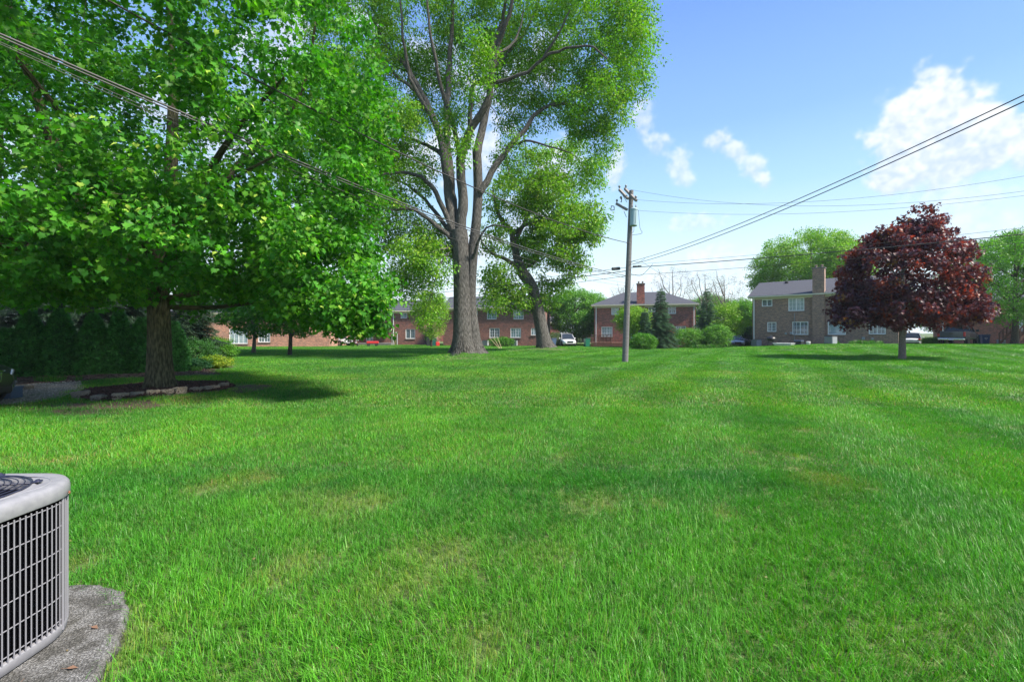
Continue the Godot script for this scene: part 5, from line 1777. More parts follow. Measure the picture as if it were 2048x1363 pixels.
func rock(s: Vector3, seed_no: int, rough := 0.022) -> ArrayMesh:
	# a block with worn edges and a rough face
	var nz := FastNoiseLite.new()
	nz.seed = seed_no
	nz.frequency = 7.0
	var b := MB.new()
	var n := 7
	for f in [[0, 1, 2], [1, 2, 0], [2, 0, 1]]:
		for sg in [-1.0, 1.0]:
			var grid := []
			for i in n + 1:
				for j in n + 1:
					var p := Vector3.ZERO
					p[f[0]] = sg
					p[f[1]] = (2.0 * i / n - 1.0) * sg
					p[f[2]] = 2.0 * j / n - 1.0
					# round the block: pull corners in
					var l4 := pow(pow(absf(p.x), 9.0) + pow(absf(p.y), 9.0) + pow(absf(p.z), 9.0), 1.0 / 9.0)
					var q := p / l4 * s * 0.5
					q += p.normalized() * (nz.get_noise_3dv(q) + 0.5 * nz.get_noise_3dv(q * 2.7)) * rough * 1.6
					grid.append(q)
			for i in n:
				for j in n:
					var a := i * (n + 1) + j
					b.quad(grid[a], grid[a + n + 1], grid[a + n + 2], grid[a + 1])
	return b.mesh()


# ---------------------------------------------------------------- utility pole and wires
func _utility_pole_and_wires() -> void:
	var D := 24.0
	var base := on_ground(1250, D)
	var node := thing("utility_pole", "weathered grey wooden utility pole with crossarms standing on the lawn", "utility pole", base)
	var top := P(1263, 381, D) - base
	var b := MB.new()
	b.tube(PackedVector3Array([Vector3(0, -0.3, 0), top * 0.25, top * 0.5, top * 0.75, top]), PackedFloat32Array([0.165, 0.155, 0.145, 0.13, 0.115]), 16)
	part("pole", b.mesh(), M.pole, node)
	var up := func(px: float, py: float, dz: float) -> Vector3: return P(px, py, D + dz) - base
	# crossarms run from the back left to the front right
	var arms := [[[1239, 379, 0.9], [1256, 397, -0.1], 0.11], [[1250, 377, 0.85], [1273, 401, -0.75], 0.11], [[1233, 407, 0.8], [1254, 419, 0.0], 0.11]]
	for q in arms:
		var m := MB.new()
		m.bar(up.call(q[0][0], q[0][1], q[0][2]), up.call(q[1][0], q[1][1], q[1][2]), q[2], q[2] * 1.1)
		part("crossarm", m.mesh(), M.arm, node)
	for q in [[[1243, 386, 0.5], [1254, 404, 0.0]], [[1246, 417, 0.4], [1253, 434, 0.0]], [[1268, 396, -0.4], [1261, 408, -0.05]]]:
		var m := MB.new()
		m.bar(up.call(q[0][0], q[0][1], q[0][2]), up.call(q[1][0], q[1][1], q[1][2]), 0.03, 0.012)
		part("brace", m.mesh(), M.grey_metal, node)
	for q in [[1239, 378, 0.9], [1252, 377, 0.7], [1272, 399, -0.7], [1234, 406, 0.75], [1242, 400, 0.5]]:
		var m := MB.new()
		m.lathe(Vector3.ZERO, [[0.0, 0.0], [0.03, 0.0], [0.03, 0.05], [0.07, 0.06], [0.05, 0.10], [0.065, 0.115], [0.04, 0.15], [0.0, 0.17]], 10)
		part("insulator", m.mesh(), M.porcelain, node, up.call(q[0], q[1], q[2]) + Vector3(0, 0.05, 0))
	# transformer can on its bracket
	var can := MB.new()
	can.lathe(Vector3.ZERO, [[0.0, -0.02], [0.175, -0.02], [0.19, 0.01], [0.185, 0.06], [0.195, 0.80], [0.215, 0.81], [0.215, 0.86], [0.19, 0.88], [0.10, 0.93], [0.0, 0.94]], 24)
	var at: Vector3 = up.call(1267, 451, -0.32)
	var tr := part("transformer", can.mesh(), M.galvanised, node, at)
	tr.rotation.z = -0.035
	for s in [-1, 1]:
		var m := MB.new()
		m.lathe(Vector3.ZERO, [[0.0, 0.0], [0.035, 0.0], [0.03, 0.05], [0.05, 0.06], [0.03, 0.10], [0.045, 0.11], [0.025, 0.16], [0.012, 0.24], [0.0, 0.24]], 10)
		part("bushing", m.mesh(), M.porcelain, tr, Vector3(s * 0.09, 0.88, 0.02))
	for y in [0.2, 0.68]:
		part("bracket", box_mesh(Vector3(0.08, 0.06, 0.3)), M.grey_metal, tr, Vector3(-0.1, y, -0.22))
	var seam := MB.new()
	seam.box(Vector3(0.06, 0.42, 0.187), Vector3(0.012, 0.72, 0.012))
	part("seam", seam.mesh(), M.grey_metal, tr)
	# fuse cutouts and terminal boxes
	var cut := MB.new()
	cut.rod(Vector3(0, 0, 0), Vector3(0.02, 0.26, 0), 0.025)
	cut.rod(Vector3(-0.06, 0.02, 0), Vector3(0.02, 0.02, 0), 0.015)
	part("fuse_cutout", cut.mesh(), M.porcelain, node, up.call(1243, 404, 0.55))
	var ring := MB.new()
	for q in [[Vector3(-0.09, -0.12, 0), Vector3(-0.06, 0.12, 0)], [Vector3(-0.06, 0.12, 0), Vector3(0.09, 0.10, 0)], [Vector3(0.09, 0.10, 0), Vector3(0.10, -0.1, 0)], [Vector3(0.10, -0.1, 0), Vector3(-0.09, -0.12, 0)]]: ring.rod(q[0], q[1], 0.022, 6)
	part("fuse_cutout", ring.mesh(), M.dark_plastic, node, up.call(1225, 416, 0.9))
	part("splice_case", box_mesh(Vector3(0.5, 0.16, 0.14), 0.04), M.dark_plastic, node, up.call(1232, 537, 0.2), Vector3(0, 0.3, 0.1))
	part("splice_case", box_mesh(Vector3(0.22, 0.08, 0.08), 0.02), M.dark_plastic, node, up.call(1279, 532, -0.2))
	part("splice_case", box_mesh(Vector3(0.22, 0.08, 0.08), 0.02), M.dark_plastic, node, up.call(1270, 532.5, -0.15))
	# loose leads that hang from the can and loop at the telephone level
	for q in [[[1277, 420, -0.3], [1280, 455, -0.3], [1284, 466, -0.2], [1262, 470, 0]], [[1268, 452, -0.3], [1267, 464, -0.2], [1258, 466, 0]], [[1257, 533, 0], [1266, 522, -0.3], [1278, 524, -0.5], [1290, 517, -0.6]], [[1257, 546, 0], [1280, 551, -0.3], [1294, 541, -0.5], [1306, 527, -0.6]]]:
		var t := Growth.new()
		var pts := []
		for e in q: pts.append(up.call(e[0], e[1], e[2]))
		var m := MB.new()
		var c := t.curve(pts, 0.15)
		var rad := PackedFloat32Array()
		rad.resize(c.size())
		rad.fill(0.010)
		m.tube(c, rad, 5)
		part("lead", m.mesh(), M.wire, node)
	# spans: [from, to, sag, thickness, label]
	var pole := func(py: float, dz := 0.0) -> Vector3: return P(1250 + (725 - py) * 0.037, py, D + dz)
	var right := func(py: float, d: float, px := 2048.0) -> Vector3: return P(px, py, d)
	var spans := [
		[pole.call(529), 2.1, right.call(455, 17.0), 0.10, 0.007, "thin upper telephone line running right from the pole", M.wire],
		[pole.call(535), 2.1, right.call(468, 17.0), 0.08, 0.019, "thick black cable running right from the pole, middle of three", M.wire],
		[pole.call(550), 2.1, right.call(485, 17.0), 0.10, 0.009, "lowest thin line running right from the pole", M.wire],
		[pole.call(534), 1.0, P(700, 592, 52), 0.2, 0.012, "upper line running left from the pole behind the elm", M.wire],
		[pole.call(541), 1.0, P(700, 598, 52), 0.2, 0.020, "thick middle cable running left from the pole behind the elm", M.wire],
		[pole.call(551), 1.0, P(700, 612, 52), 0.2, 0.012, "lowest line running left from the pole behind the elm", M.wire],
		[P(1273, 399, 23.3), 2.1, right.call(352, 17.0), 0.55, 0.006, "topmost thin conductor running right from the crossarm", M.wire_grey],
		[P(1252, 377, 24.8), 2.1, right.call(382, 17.6), 0.75, 0.006, "second thin conductor running right from the pole top", M.wire_grey],
		[P(1256, 419, 24.0), 2.1, right.call(391, 17.2), 0.45, 0.006, "third thin conductor running right from the pole top", M.wire_grey],
		[pole.call(524), 1.55, right.call(190, 7.4), 0.28, 0.011, "upper of two cables sweeping up to the right border", M.wire],
		[pole.call(530), 1.55, right.call(203, 7.4), 0.28, 0.012, "lower of two cables sweeping up to the right border", M.wire],
		[pole.call(486), 1.3, P(215, 0, 7.5), 0.55, 0.018, "twisted cable rising from the pole to the top left", M.wire],
		[pole.call(552), 1.3, P(0, 68, 6.4), 0.42, 0.017, "upper cable of the bundle crossing the big maple", M.wire_grey],
		[pole.call(556), 1.3, P(0, 74, 6.4), 0.42, 0.013, "second cable of the bundle crossing the big maple", M.wire_grey],
		[pole.call(566), 1.3, P(0, 84, 6.6), 0.55, 0.006, "thin wire hanging just below the cable bundle", M.wire_grey],
		[pole.call(572), 1.3, P(0, 88, 6.6), 0.62, 0.006, "lowest thin wire below the cable bundle", M.wire_grey],
		[P(1283, 522, 23.6), 1.0, P(1420, 592, 46), 0.3, 0.008, "service wire dropping from the pole to the hip-roofed house's side", M.wire_grey],
	]
	for q in spans:
		var a: Vector3 = q[0]
		var m: Vector3 = q[2]
		# run on past the second point so the span leaves the picture
		var far: Vector3 = a + (m - a) * (1.0 if q[1] == 1.0 else 1.25)
		var t := PackedVector3Array()
		var rad := PackedFloat32Array()
		for k in 41:
			var s := k / 40.0
			var p := a.lerp(far, s)
			# sag measured as zero at both the pole and the point seen at the border
			var e := s * (1.0 if q[1] == 1.0 else 1.25)
			p.y -= 4.0 * q[3] * e * (1.0 - e)
			t.append(p)
			rad.append(q[4])
		var node2 := thing("overhead_wire", q[5], "wire", a, 0.0, "overhead wires")
		for k in t.size(): t[k] -= a
		var mb := MB.new()
		mb.tube(t, rad, 6)
		part("cable", mb.mesh(), q[6], node2)


# ---------------------------------------------------------------- vehicles
# A car body as rings along its length. Stations: [z, bottom, half width, belt height]
func car(called: String, label: String, at: Vector3, turn: float, paint_mat: Material, kind := "suv") -> Node3D:
	var node := thing(called, label, "car", at, turn, "parked cars and trucks")
	var L := 4.6
	var belt := 0.98 if kind == "suv" else 0.90
	var roof_y := 1.70 if kind == "suv" else 1.45
	var W := 0.92
	# +z is the nose
	var st := [[-2.28, 0.42, 0.66, belt - 0.22], [-2.22, 0.34, 0.82, belt - 0.06], [-1.95, 0.28, W - 0.03, belt], [-1.2, 0.24, W, belt + 0.01], [0.0, 0.22, W, belt], [0.9, 0.22, W, belt - 0.01], [1.35, 0.24, W - 0.01, belt - 0.06], [1.85, 0.26, W - 0.04, belt - 0.13], [2.15, 0.30, W - 0.12, belt - 0.20], [2.30, 0.40, W - 0.30, belt - 0.30]]
	var rings := []
	for s in st:
		var z: float = s[0]
		var lo: float = s[1]
		var w: float = s[2]
		var hi: float = s[3]
		var half := [[0.0, lo], [w * 0.88, lo], [w * 0.97, lo + 0.12], [w, lo + (hi - lo) * 0.45], [w * 0.985, hi - 0.16], [w * 0.95, hi - 0.04], [w * 0.86, hi + 0.01], [w * 0.4, hi + 0.045]]
		var ring := []
		for p in half: ring.append(Vector3(p[0], p[1], z))
		ring.append(Vector3(0, hi + 0.055, z))
		for k in range(half.size() - 1, 0, -1): ring.append(Vector3(-half[k][0], half[k][1], z))
		rings.append(ring)
	var b := MB.new()
	b.skin(rings)
	part("body", b.mesh(), paint_mat, node)
	# cabin of dark glass with a painted roof and pillars
	var cb := [[-2.12, belt, 0.78], [-1.75, roof_y - 0.10, 0.62], [-1.2, roof_y, 0.66], [0.0, roof_y, 0.67], [0.45, roof_y - 0.06, 0.65], [1.25, belt - 0.02, 0.80]] if kind == "suv" else [[-1.95, belt, 0.76], [-1.2, roof_y - 0.05, 0.60], [-0.6, roof_y, 0.63], [0.0, roof_y, 0.64], [0.35, roof_y - 0.05, 0.62], [1.25, belt - 0.02, 0.78]]
	var cab := []
	for s in cb:
		var hi: float = maxf(s[1], belt + 0.02)
		var lo2 := belt - 0.03
		var w2 := lerpf(0.84, s[2], clampf((hi - belt) / (roof_y - belt), 0, 1))
		cab.append([Vector3(0.84, lo2, s[0]), Vector3(w2, hi - 0.03, s[0]), Vector3(w2 * 0.86, hi, s[0]), Vector3(0, hi + 0.02, s[0]), Vector3(-w2 * 0.86, hi, s[0]), Vector3(-w2, hi - 0.03, s[0]), Vector3(-0.84, lo2, s[0])])
	var g := MB.new()
	g.skin(cab, true, true)
	part("windows", g.mesh(), M.car_glass, node)
	var rf := MB.new()
	var rr := []
	for k in range(1, cb.size() - 1):
		var c: Array = cab[k]
		rr.append([c[1] + Vector3(0.012, 0.004, 0), c[2] + Vector3(0, 0.014, 0), c[3] + Vector3(0, 0.016, 0), c[4] + Vector3(0, 0.014, 0), c[5] + Vector3(-0.012, 0.004, 0)])
	rf.skin(rr, false, false)
	part("roof", rf.mesh(), paint_mat, node)
	for s in [-1.0, 1.0]:
		for e in [[[cab[4][1], cab[5][0]], 0.07], [[cab[1][1], cab[0][0]], 0.12], [[Vector3(0.66, roof_y - 0.03, -0.35), Vector3(0.85, belt - 0.02, -0.35)], 0.07]]:
			var pl := MB.new()
			var p: Vector3 = e[0][0]
			var q: Vector3 = e[0][1]
			p.x *= s
			q.x *= s
			pl.bar(p + Vector3(s * 0.012, 0, 0), q + Vector3(s * 0.012, 0, 0), e[1], 0.03, Vector3(s, 0, 0))
			part("pillar", pl.mesh(), paint_mat, node)
		for z in [-1.38, 1.38]:
			var arch := MB.new()
			arch.lathe(Vector3.ZERO, [[0.0, -0.13], [0.40, -0.13], [0.40, 0.012], [0.0, 0.012]], 24, Basis(Vector3.BACK, -s * PI / 2))
			part("wheel_arch", arch.mesh(), M.black, node, Vector3(s * (W - 0.01), 0.36, z))
			var ty := MB.new()
			ty.lathe(Vector3.ZERO, [[0.20, -0.20], [0.31, -0.20], [0.335, -0.17], [0.335, 0.0], [0.31, 0.03], [0.20, 0.03]], 28, Basis(Vector3.BACK, -s * PI / 2))
			var wh := part("wheel", ty.mesh(), M.rubber, node, Vector3(s * (W - 0.02), 0.335, z))
			var rim := MB.new()
			rim.lathe(Vector3.ZERO, [[0.0, 0.012], [0.06, 0.02], [0.20, 0.0], [0.215, 0.03]], 24, Basis(Vector3.BACK, -s * PI / 2))
			for k in 5:
				var a := TAU * k / 5
				rim.bar(Vector3(s * 0.02, sin(a) * 0.04, cos(a) * 0.04), Vector3(s * 0.025, sin(a) * 0.2, cos(a) * 0.2), 0.05, 0.02, Vector3(s, 0, 0))
			part("rim", rim.mesh(), M.chrome, wh)
		var hl := MB.new()
		hl.bevel_box(Vector3.ZERO, Vector3(0.40, 0.13, 0.14), 0.04, Basis(Vector3.UP, s * 0.55))
		part("headlight", hl.mesh(), M.lamp_lens, node, Vector3(s * 0.62, belt - 0.29, 2.12))
		var fog := MB.new()
		fog.bevel_box(Vector3.ZERO, Vector3(0.24, 0.11, 0.10), 0.03, Basis(Vector3.UP, s * 0.5))
		part("fog_lamp", fog.mesh(), M.chrome, node, Vector3(s * 0.60, 0.42, 2.20))
		var tl := MB.new()
		tl.bevel_box(Vector3.ZERO, Vector3(0.22, 0.24, 0.10), 0.03, Basis(Vector3.UP, -s * 0.3))
		part("tail_light", tl.mesh(), M.red_lens, node, Vector3(s * 0.70, belt - 0.14, -2.22))
		var mir := MB.new()
		mir.bevel_box(Vector3.ZERO, Vector3(0.2, 0.13, 0.1), 0.03)
		part("mirror", mir.mesh(), paint_mat, node, Vector3(s * (W + 0.08), belt + 0.08, 0.72))
	# grille: a frame with a honeycomb of bars
	var gr := part("grille", box_mesh(Vector3(0.78, 0.24, 0.06), 0.025), M.black, node, Vector3(0, belt - 0.36, 2.285))
	var hc := MB.new()
	for k in 9:
		for s in [-1.0, 1.0]:
			var x := -0.36 + k * 0.09
			hc.bar(Vector3(x, -0.10, 0.034), Vector3(clampf(x + s * 0.12, -0.38, 0.38), 0.10, 0.034), 0.008, 0.008)
	part("grille_mesh", hc.mesh(), M.chrome, gr)
	part("grille_trim", box_mesh(Vector3(0.84, 0.022, 0.03), 0.008), M.chrome, gr, Vector3(0, 0.13, 0.02))
	part("lower_bumper", box_mesh(Vector3(1.26, 0.20, 0.12), 0.05), M.black, node, Vector3(0, 0.36, 2.25))
	part("rear_bumper", box_mesh(Vector3(1.5, 0.22, 0.12), 0.05), M.black, node, Vector3(0, 0.45, -2.25))
	part("number_plate", box_mesh(Vector3(0.32, 0.16, 0.012)), M.plate, node, Vector3(0, 0.74, -2.292))
	return node


func pickup(at: Vector3, turn: float) -> void:
	var node := thing("pickup_truck", "dark blue-grey pickup truck seen from behind under the right border tree", "truck", at, turn, "parked cars and trucks")
	var p := paint(lin(0.035, 0.045, 0.062))
	# +z is the nose; bed behind
	var rings := []
	for s in [[-2.85, 0.62, 0.94, 1.22], [-2.80, 0.56, 0.98, 1.27], [-1.0, 0.52, 1.0, 1.27], [-0.75, 0.5, 1.0, 1.28], [0.9, 0.5, 1.0, 1.26], [1.2, 0.5, 1.0, 1.24], [2.3, 0.52, 0.98, 1.18], [2.75, 0.6, 0.92, 1.08], [2.85, 0.7, 0.8, 0.95]]:
		var ring := []
		var w: float = s[2]
		for q in [[0.0, s[1]], [w * 0.9, s[1]], [w, s[1] + 0.12], [w, s[3] - 0.2], [w * 0.97, s[3] - 0.02], [w * 0.9, s[3]], [0.0, s[3]]]: ring.append(Vector3(q[0], q[1], s[0]))
		for q in [[w * 0.9, s[3]], [w * 0.97, s[3] - 0.02], [w, s[3] - 0.2], [w, s[1] + 0.12], [w * 0.9, s[1]]]: ring.append(Vector3(-q[0], q[1], s[0]))
		rings.append(ring)
	var b := MB.new()
	b.skin(rings)
	part("body", b.mesh(), p, node)
	var cabr := []
	for s in [[-0.72, 1.26, 0.90], [-0.60, 1.86, 0.72], [0.3, 1.90, 0.74], [0.75, 1.86, 0.72], [1.4, 1.26, 0.90]]:
		cabr.append([Vector3(0.9, 1.24, s[0]), Vector3(s[2], s[1], s[0]), Vector3(0, s[1] + 0.03, s[0]), Vector3(-s[2], s[1], s[0]), Vector3(-0.9, 1.24, s[0])])
	var g := MB.new()
	g.skin(cabr)
	part("windows", g.mesh(), M.car_glass, node)
	var rf := MB.new()
	rf.bevel_box(Vector3(0, 1.91, 0.08), Vector3(1.42, 0.08, 1.45), 0.03)
	for s in [-1.0, 1.0]:
		rf.bar(Vector3(s * 0.74, 1.87, -0.62), Vector3(s * 0.91, 1.25, -0.74), 0.12, 0.04, Vector3(s, 0, 0))
		rf.bar(Vector3(s * 0.74, 1.87, 0.78), Vector3(s * 0.91, 1.25, 1.42), 0.08, 0.04, Vector3(s, 0, 0))
		rf.bar(Vector3(s * 0.75, 1.87, 0.1), Vector3(s * 0.92, 1.25, 0.1), 0.08, 0.04, Vector3(s, 0, 0))
	part("roof", rf.mesh(), p, node)
	var tg := part("tailgate", box_mesh(Vector3(1.56, 0.56, 0.05), 0.02), p, node, Vector3(0, 0.98, -2.86))
	part("handle", box_mesh(Vector3(0.26, 0.07, 0.03), 0.01), M.black, tg, Vector3(0, 0.12, -0.03))
	part("bed_cover", box_mesh(Vector3(1.7, 0.04, 2.0), 0.015), M.black, node, Vector3(0, 1.295, -1.8))
	var bp := part("rear_bumper", box_mesh(Vector3(1.9, 0.2, 0.2), 0.05), M.chrome, node, Vector3(0, 0.56, -2.92))
	part("number_plate", box_mesh(Vector3(0.32, 0.15, 0.012)), M.plate, bp, Vector3(0, 0.0, -0.108))
	for s in [-1.0, 1.0]:
		part("tail_light", box_mesh(Vector3(0.16, 0.42, 0.10), 0.03), M.red_lens, node, Vector3(s * 0.89, 1.02, -2.83))
		part("mirror", box_mesh(Vector3(0.22, 0.24, 0.12), 0.03), M.black, node, Vector3(s * 1.14, 1.36, 1.0))
		for z in [-1.85, 1.85]:
			var arch := MB.new()
			arch.lathe(Vector3.ZERO, [[0.0, -0.16], [0.50, -0.16], [0.50, 0.012], [0.0, 0.012]], 24, Basis(Vector3.BACK, -s * PI / 2))
			part("wheel_arch", arch.mesh(), M.black, node, Vector3(s * 0.995, 0.52, z))
			var ty := MB.new()
			ty.lathe(Vector3.ZERO, [[0.24, -0.24], [0.39, -0.24], [0.42, -0.2], [0.42, 0.0], [0.39, 0.03], [0.24, 0.03]], 28, Basis(Vector3.BACK, -s * PI / 2))
			var wh := part("wheel", ty.mesh(), M.rubber, node, Vector3(s * 0.99, 0.42, z))
			var rim := MB.new()
			rim.lathe(Vector3.ZERO, [[0.0, 0.015], [0.08, 0.02], [0.24, 0.0], [0.25, 0.03]], 24, Basis(Vector3.BACK, -s * PI / 2))
			part("rim", rim.mesh(), M.chrome, wh)


func _vehicles() -> void:
	var silver := paint(lin(0.45, 0.46, 0.47))
	var white := paint(lin(0.72, 0.73, 0.74))
	var grey := paint(lin(0.10, 0.11, 0.12))
	var black := paint(lin(0.008, 0.009, 0.010))
	# the nose of the black car at the left border, pointing into the picture
	car("parked_car", "black car whose nose reaches in at the left border", Vector3(-13.1, gh(-13, -9.2), -9.35), PI / 2 - 0.06, black)
	car("parked_car", "white car facing us beside the dense rounded tree", on_ground(1132, 60.0), 0.12, white)
	car("parked_car", "white-roofed car between the bright tree and the brown house", on_ground(1470, 58.0), -0.30, silver, "sedan")
	car("parked_car", "small white car half hidden at the brown house's left corner", on_ground(1498, 60.0), 2.6, white)
	car("parked_car", "dark grey car behind the big maple's hanging leaves", on_ground(638, 61.0), 2.9, grey)
	car("parked_car", "silver car seen from the side beside the dark grey one", on_ground(672, 62.0), 1.2, silver)
	car("parked_car", "white car behind the purple maple's trunk", on_ground(1824, 53.0), 2.4, white)
	car("parked_car", "pale car behind the clumps of strappy leaves", on_ground(1412, 57.0), -1.2, silver, "sedan")
	pickup(on_ground(1918, 44.0), PI - 0.95)


# ---------------------------------------------------------------- things in the yards
func bin(label: String, at: Vector3, turn: float, m: Material, mark := false) -> void:
	var node := thing("wheeled_bin", label, "bin", at, turn, "wheeled bins by the houses")
	var b := MB.new()
	var rings := []
	for q in [[0.05, 0.24, 0.26], [0.5, 0.27, 0.31], [0.98, 0.31, 0.36]]:
		rings.append([Vector3(-q[1], q[0], q[2]), Vector3(q[1], q[0], q[2]), Vector3(q[1], q[0], -q[2]), Vector3(-q[1], q[0], -q[2])])
	b.skin(rings, true, true, false)
	part("body", b.mesh(), m, node)
	part("lid", box_mesh(Vector3(0.68, 0.07, 0.80), 0.03), m, node, Vector3(0, 1.02, 0), Vector3(-0.04, 0, 0))
	part("handle", box_mesh(Vector3(0.5, 0.04, 0.05), 0.015), m, node, Vector3(0, 0.96, -0.42))
	for s in [-1.0, 1.0]:
		var w := MB.new()
		w.lathe(Vector3.ZERO, [[0.0, -0.03], [0.12, -0.03], [0.12, 0.03], [0.0, 0.03]], 16, Basis(Vector3.BACK, PI / 2))
		part("wheel", w.mesh(), M.rubber, node, Vector3(s * 0.27, 0.12, -0.27))
	if mark:
		var e := MB.new()
		for k in 3:
			var a := TAU * k / 3
			for q in 2:
				var a2 := a + q * 0.5
				e.bar(Vector3(cos(a2) * 0.09, sin(a2) * 0.09, 0), Vector3(cos(a2 + 0.75) * 0.09, sin(a2 + 0.75) * 0.09, 0), 0.035, 0.006, Vector3(0, 0, 1))
		part("recycling_mark", e.mesh(), M.white, node, Vector3(0, 0.66, 0.335), Vector3(0.09, 0, 0))


func small_condenser(label: String, at: Vector3, turn: float) -> void:
	var node := thing("air_conditioner", label, "air conditioner", at, turn, "air conditioners against the far houses")
	part("casing", box_mesh(Vector3(0.76, 0.7, 0.76), 0.05), M.grey_metal, node, Vector3(0, 0.38, 0))
	part("top", box_mesh(Vector3(0.8, 0.06, 0.8), 0.02), M.dark_plastic, node, Vector3(0, 0.765, 0))
	for k in 6: part("louvre", box_mesh(Vector3(0.66, 0.025, 0.02)), M.dark_plastic, node, Vector3(0, 0.14 + k * 0.1, 0.385))


func _yard_things() -> void:
	bin("green bin beside the wooden deck of the hip-roofed house", on_ground(1174, 56.5), 0.2, M.green_plastic)
	bin("blue bin with a recycling mark behind the pickup", on_ground(1970, 45.6), -0.5, M.blue_plastic, true)
	bin("teal bin squeezed between the pickup and the blue bin", on_ground(1957, 46.4), -0.5, M.teal_plastic)
	bin("dark bin nearest the corner of the porch house", on_ground(857, 62.0), 0.2, M.dark_plastic)
	bin("black-green bin next to the dark bin at the porch house", on_ground(868, 62.0), 0.1, M.teal_plastic)
	bin("dark bin left of the blue one behind the elm", on_ground(893, 66.0), 0.1, M.dark_plastic)
	bin("blue bin close to the elm trunk's left edge", on_ground(904, 66.0), 0.1, M.blue_plastic)
	bin("dark blue bin at the corner of the dark red house", on_ground(1106, 58.0), 0.4, M.slate_plastic)
	small_condenser("grey air conditioner at the brown brick house's chimney side", on_ground(1662, 43.0), -1.17)
	small_condenser("grey air conditioner at the brown brick house's left corner", on_ground(1513, 50.0), -1.17)
	small_condenser("grey air conditioner by the dark red house just right of the elm", on_ground(971, 61.0), -0.16)
	small_condenser("dark air conditioner at the dark red house's middle", on_ground(1029, 61.0), -0.16)
	# barbecue
	var n := thing("barbecue", "black kettle barbecue by the brown brick house wall", "barbecue", on_ground(1543, 46.5), -1.0)
	var b := MB.new()
	b.lathe(Vector3.ZERO, [[0.0, 0.50], [0.30, 0.56], [0.42, 0.70], [0.44, 0.76]], 24)
	part("bowl", b.mesh(), M.black, n)
	var l := MB.new()
	l.lathe(Vector3.ZERO, [[0.45, 0.765], [0.42, 0.88], [0.28, 1.0], [0.0, 1.05]], 24)
	var lid := part("lid", l.mesh(), M.black, n)
	part("handle", box_mesh(Vector3(0.2, 0.04, 0.04), 0.01), M.chrome, lid, Vector3(0, 1.09, 0))
	for k in 3:
		var q := MB.new()
		var a := TAU * k / 3 + 0.4
		q.rod(Vector3(cos(a) * 0.22, 0.6, sin(a) * 0.22), Vector3(cos(a) * 0.38, 0, sin(a) * 0.38), 0.018, 8)
		part("leg", q.mesh(), M.dark_plastic, n)
	part("side_shelf", box_mesh(Vector3(0.36, 0.03, 0.4), 0.01), M.dark_plastic, n, Vector3(0.62, 0.74, 0))
	part("side_shelf", box_mesh(Vector3(0.36, 0.03, 0.4), 0.01), M.dark_plastic, n, Vector3(-0.62, 0.74, 0))
	# white tub, dark storage box, white pail
	n = thing("plastic_tub", "long low white tub lying by the brown brick wall", "tub", on_ground(1568, 45.2), -1.15)
	b = MB.new()
	var rings := []
	for q in [[0.0, 0.82, 0.22], [0.12, 0.90, 0.28], [0.24, 0.94, 0.31]]:
		rings.append([Vector3(-q[1], q[0], q[2]), Vector3(q[1], q[0], q[2]), Vector3(q[1], q[0], -q[2]), Vector3(-q[1], q[0], -q[2])])
	b.skin(rings, true, true, false)
	part("shell", b.mesh(), M.white, n)
	part("rim", box_mesh(Vector3(1.94, 0.03, 0.68), 0.012), M.white, n, Vector3(0, 0.255, 0))
	n = thing("storage_box", "dark storage box under the brown house's wide window", "box", on_ground(1598, 45.4), -1.17)
	part("body", box_mesh(Vector3(0.75, 0.42, 0.42), 0.03), M.dark_plastic, n, Vector3(0, 0.21, 0))
	part("lid", box_mesh(Vector3(0.80, 0.08, 0.46), 0.03), M.slate_plastic, n, Vector3(0, 0.465, 0))
	n = thing("pail", "white pail on the grass left of the house chimney", "pail", on_ground(1617, 43.8))
	b = MB.new()
	b.lathe(Vector3.ZERO, [[0.0, 0.0], [0.15, 0.0], [0.18, 0.30], [0.19, 0.31], [0.19, 0.33], [0.0, 0.34]], 20)
	part("body", b.mesh(), M.white, n)
	var hd := MB.new()
	for k in 8:
		var a0 := PI * k / 8
		var a1 := PI * (k + 1) / 8
		hd.rod(Vector3(cos(a0) * 0.19, 0.32 + sin(a0) * 0.10, 0), Vector3(cos(a1) * 0.19, 0.32 + sin(a1) * 0.10, 0), 0.006, 5)
	part("handle", hd.mesh(), M.grey_metal, n)
	# deck with railing at the hip-roofed house
	var at := on_ground(1182, 56.8)
	n = thing("wooden_deck", "red-brown wooden deck with railing before the hip-roofed house", "deck", at, -0.26)
	for k in 26: part("deck_board", box_mesh(Vector3(0.14, 0.04, 2.4), 0.006), M.wood_deck, n, Vector3(0.08 + k * 0.155, 0.52, -1.2))
	for k in 3: part("skirt_board", box_mesh(Vector3(4.1, 0.14, 0.03)), M.wood_deck, n, Vector3(2.05, 0.10 + k * 0.16, 0.0))
	for k in 6: part("post", box_mesh(Vector3(0.09, 1.0, 0.09), 0.01), M.wood_deck, n, Vector3(0.05 + k * 0.48, 1.0, -0.03))
	for k in 26: part("baluster", box_mesh(Vector3(0.035, 0.8, 0.035)), M.wood_deck, n, Vector3(0.11 + k * 0.09, 0.98, -0.03))
	part("handrail", box_mesh(Vector3(2.5, 0.05, 0.13), 0.01), M.wood_deck, n, Vector3(1.25, 1.49, -0.03))
	for k in 3: part("step", box_mesh(Vector3(1.5, 0.05, 0.32), 0.008), M.wood_deck, n, Vector3(3.3, 0.42 - k * 0.16, 0.22 + k * 0.28))
	at = on_ground(1352, 52.5)
	n = thing("wooden_deck", "small wooden landing with steps beside the weeping shrub", "deck", at, -0.26)
	for k in 12: part("deck_board", box_mesh(Vector3(0.14, 0.04, 1.4), 0.006), M.wood_deck, n, Vector3(-0.9 + k * 0.155, 0.42, -0.7))
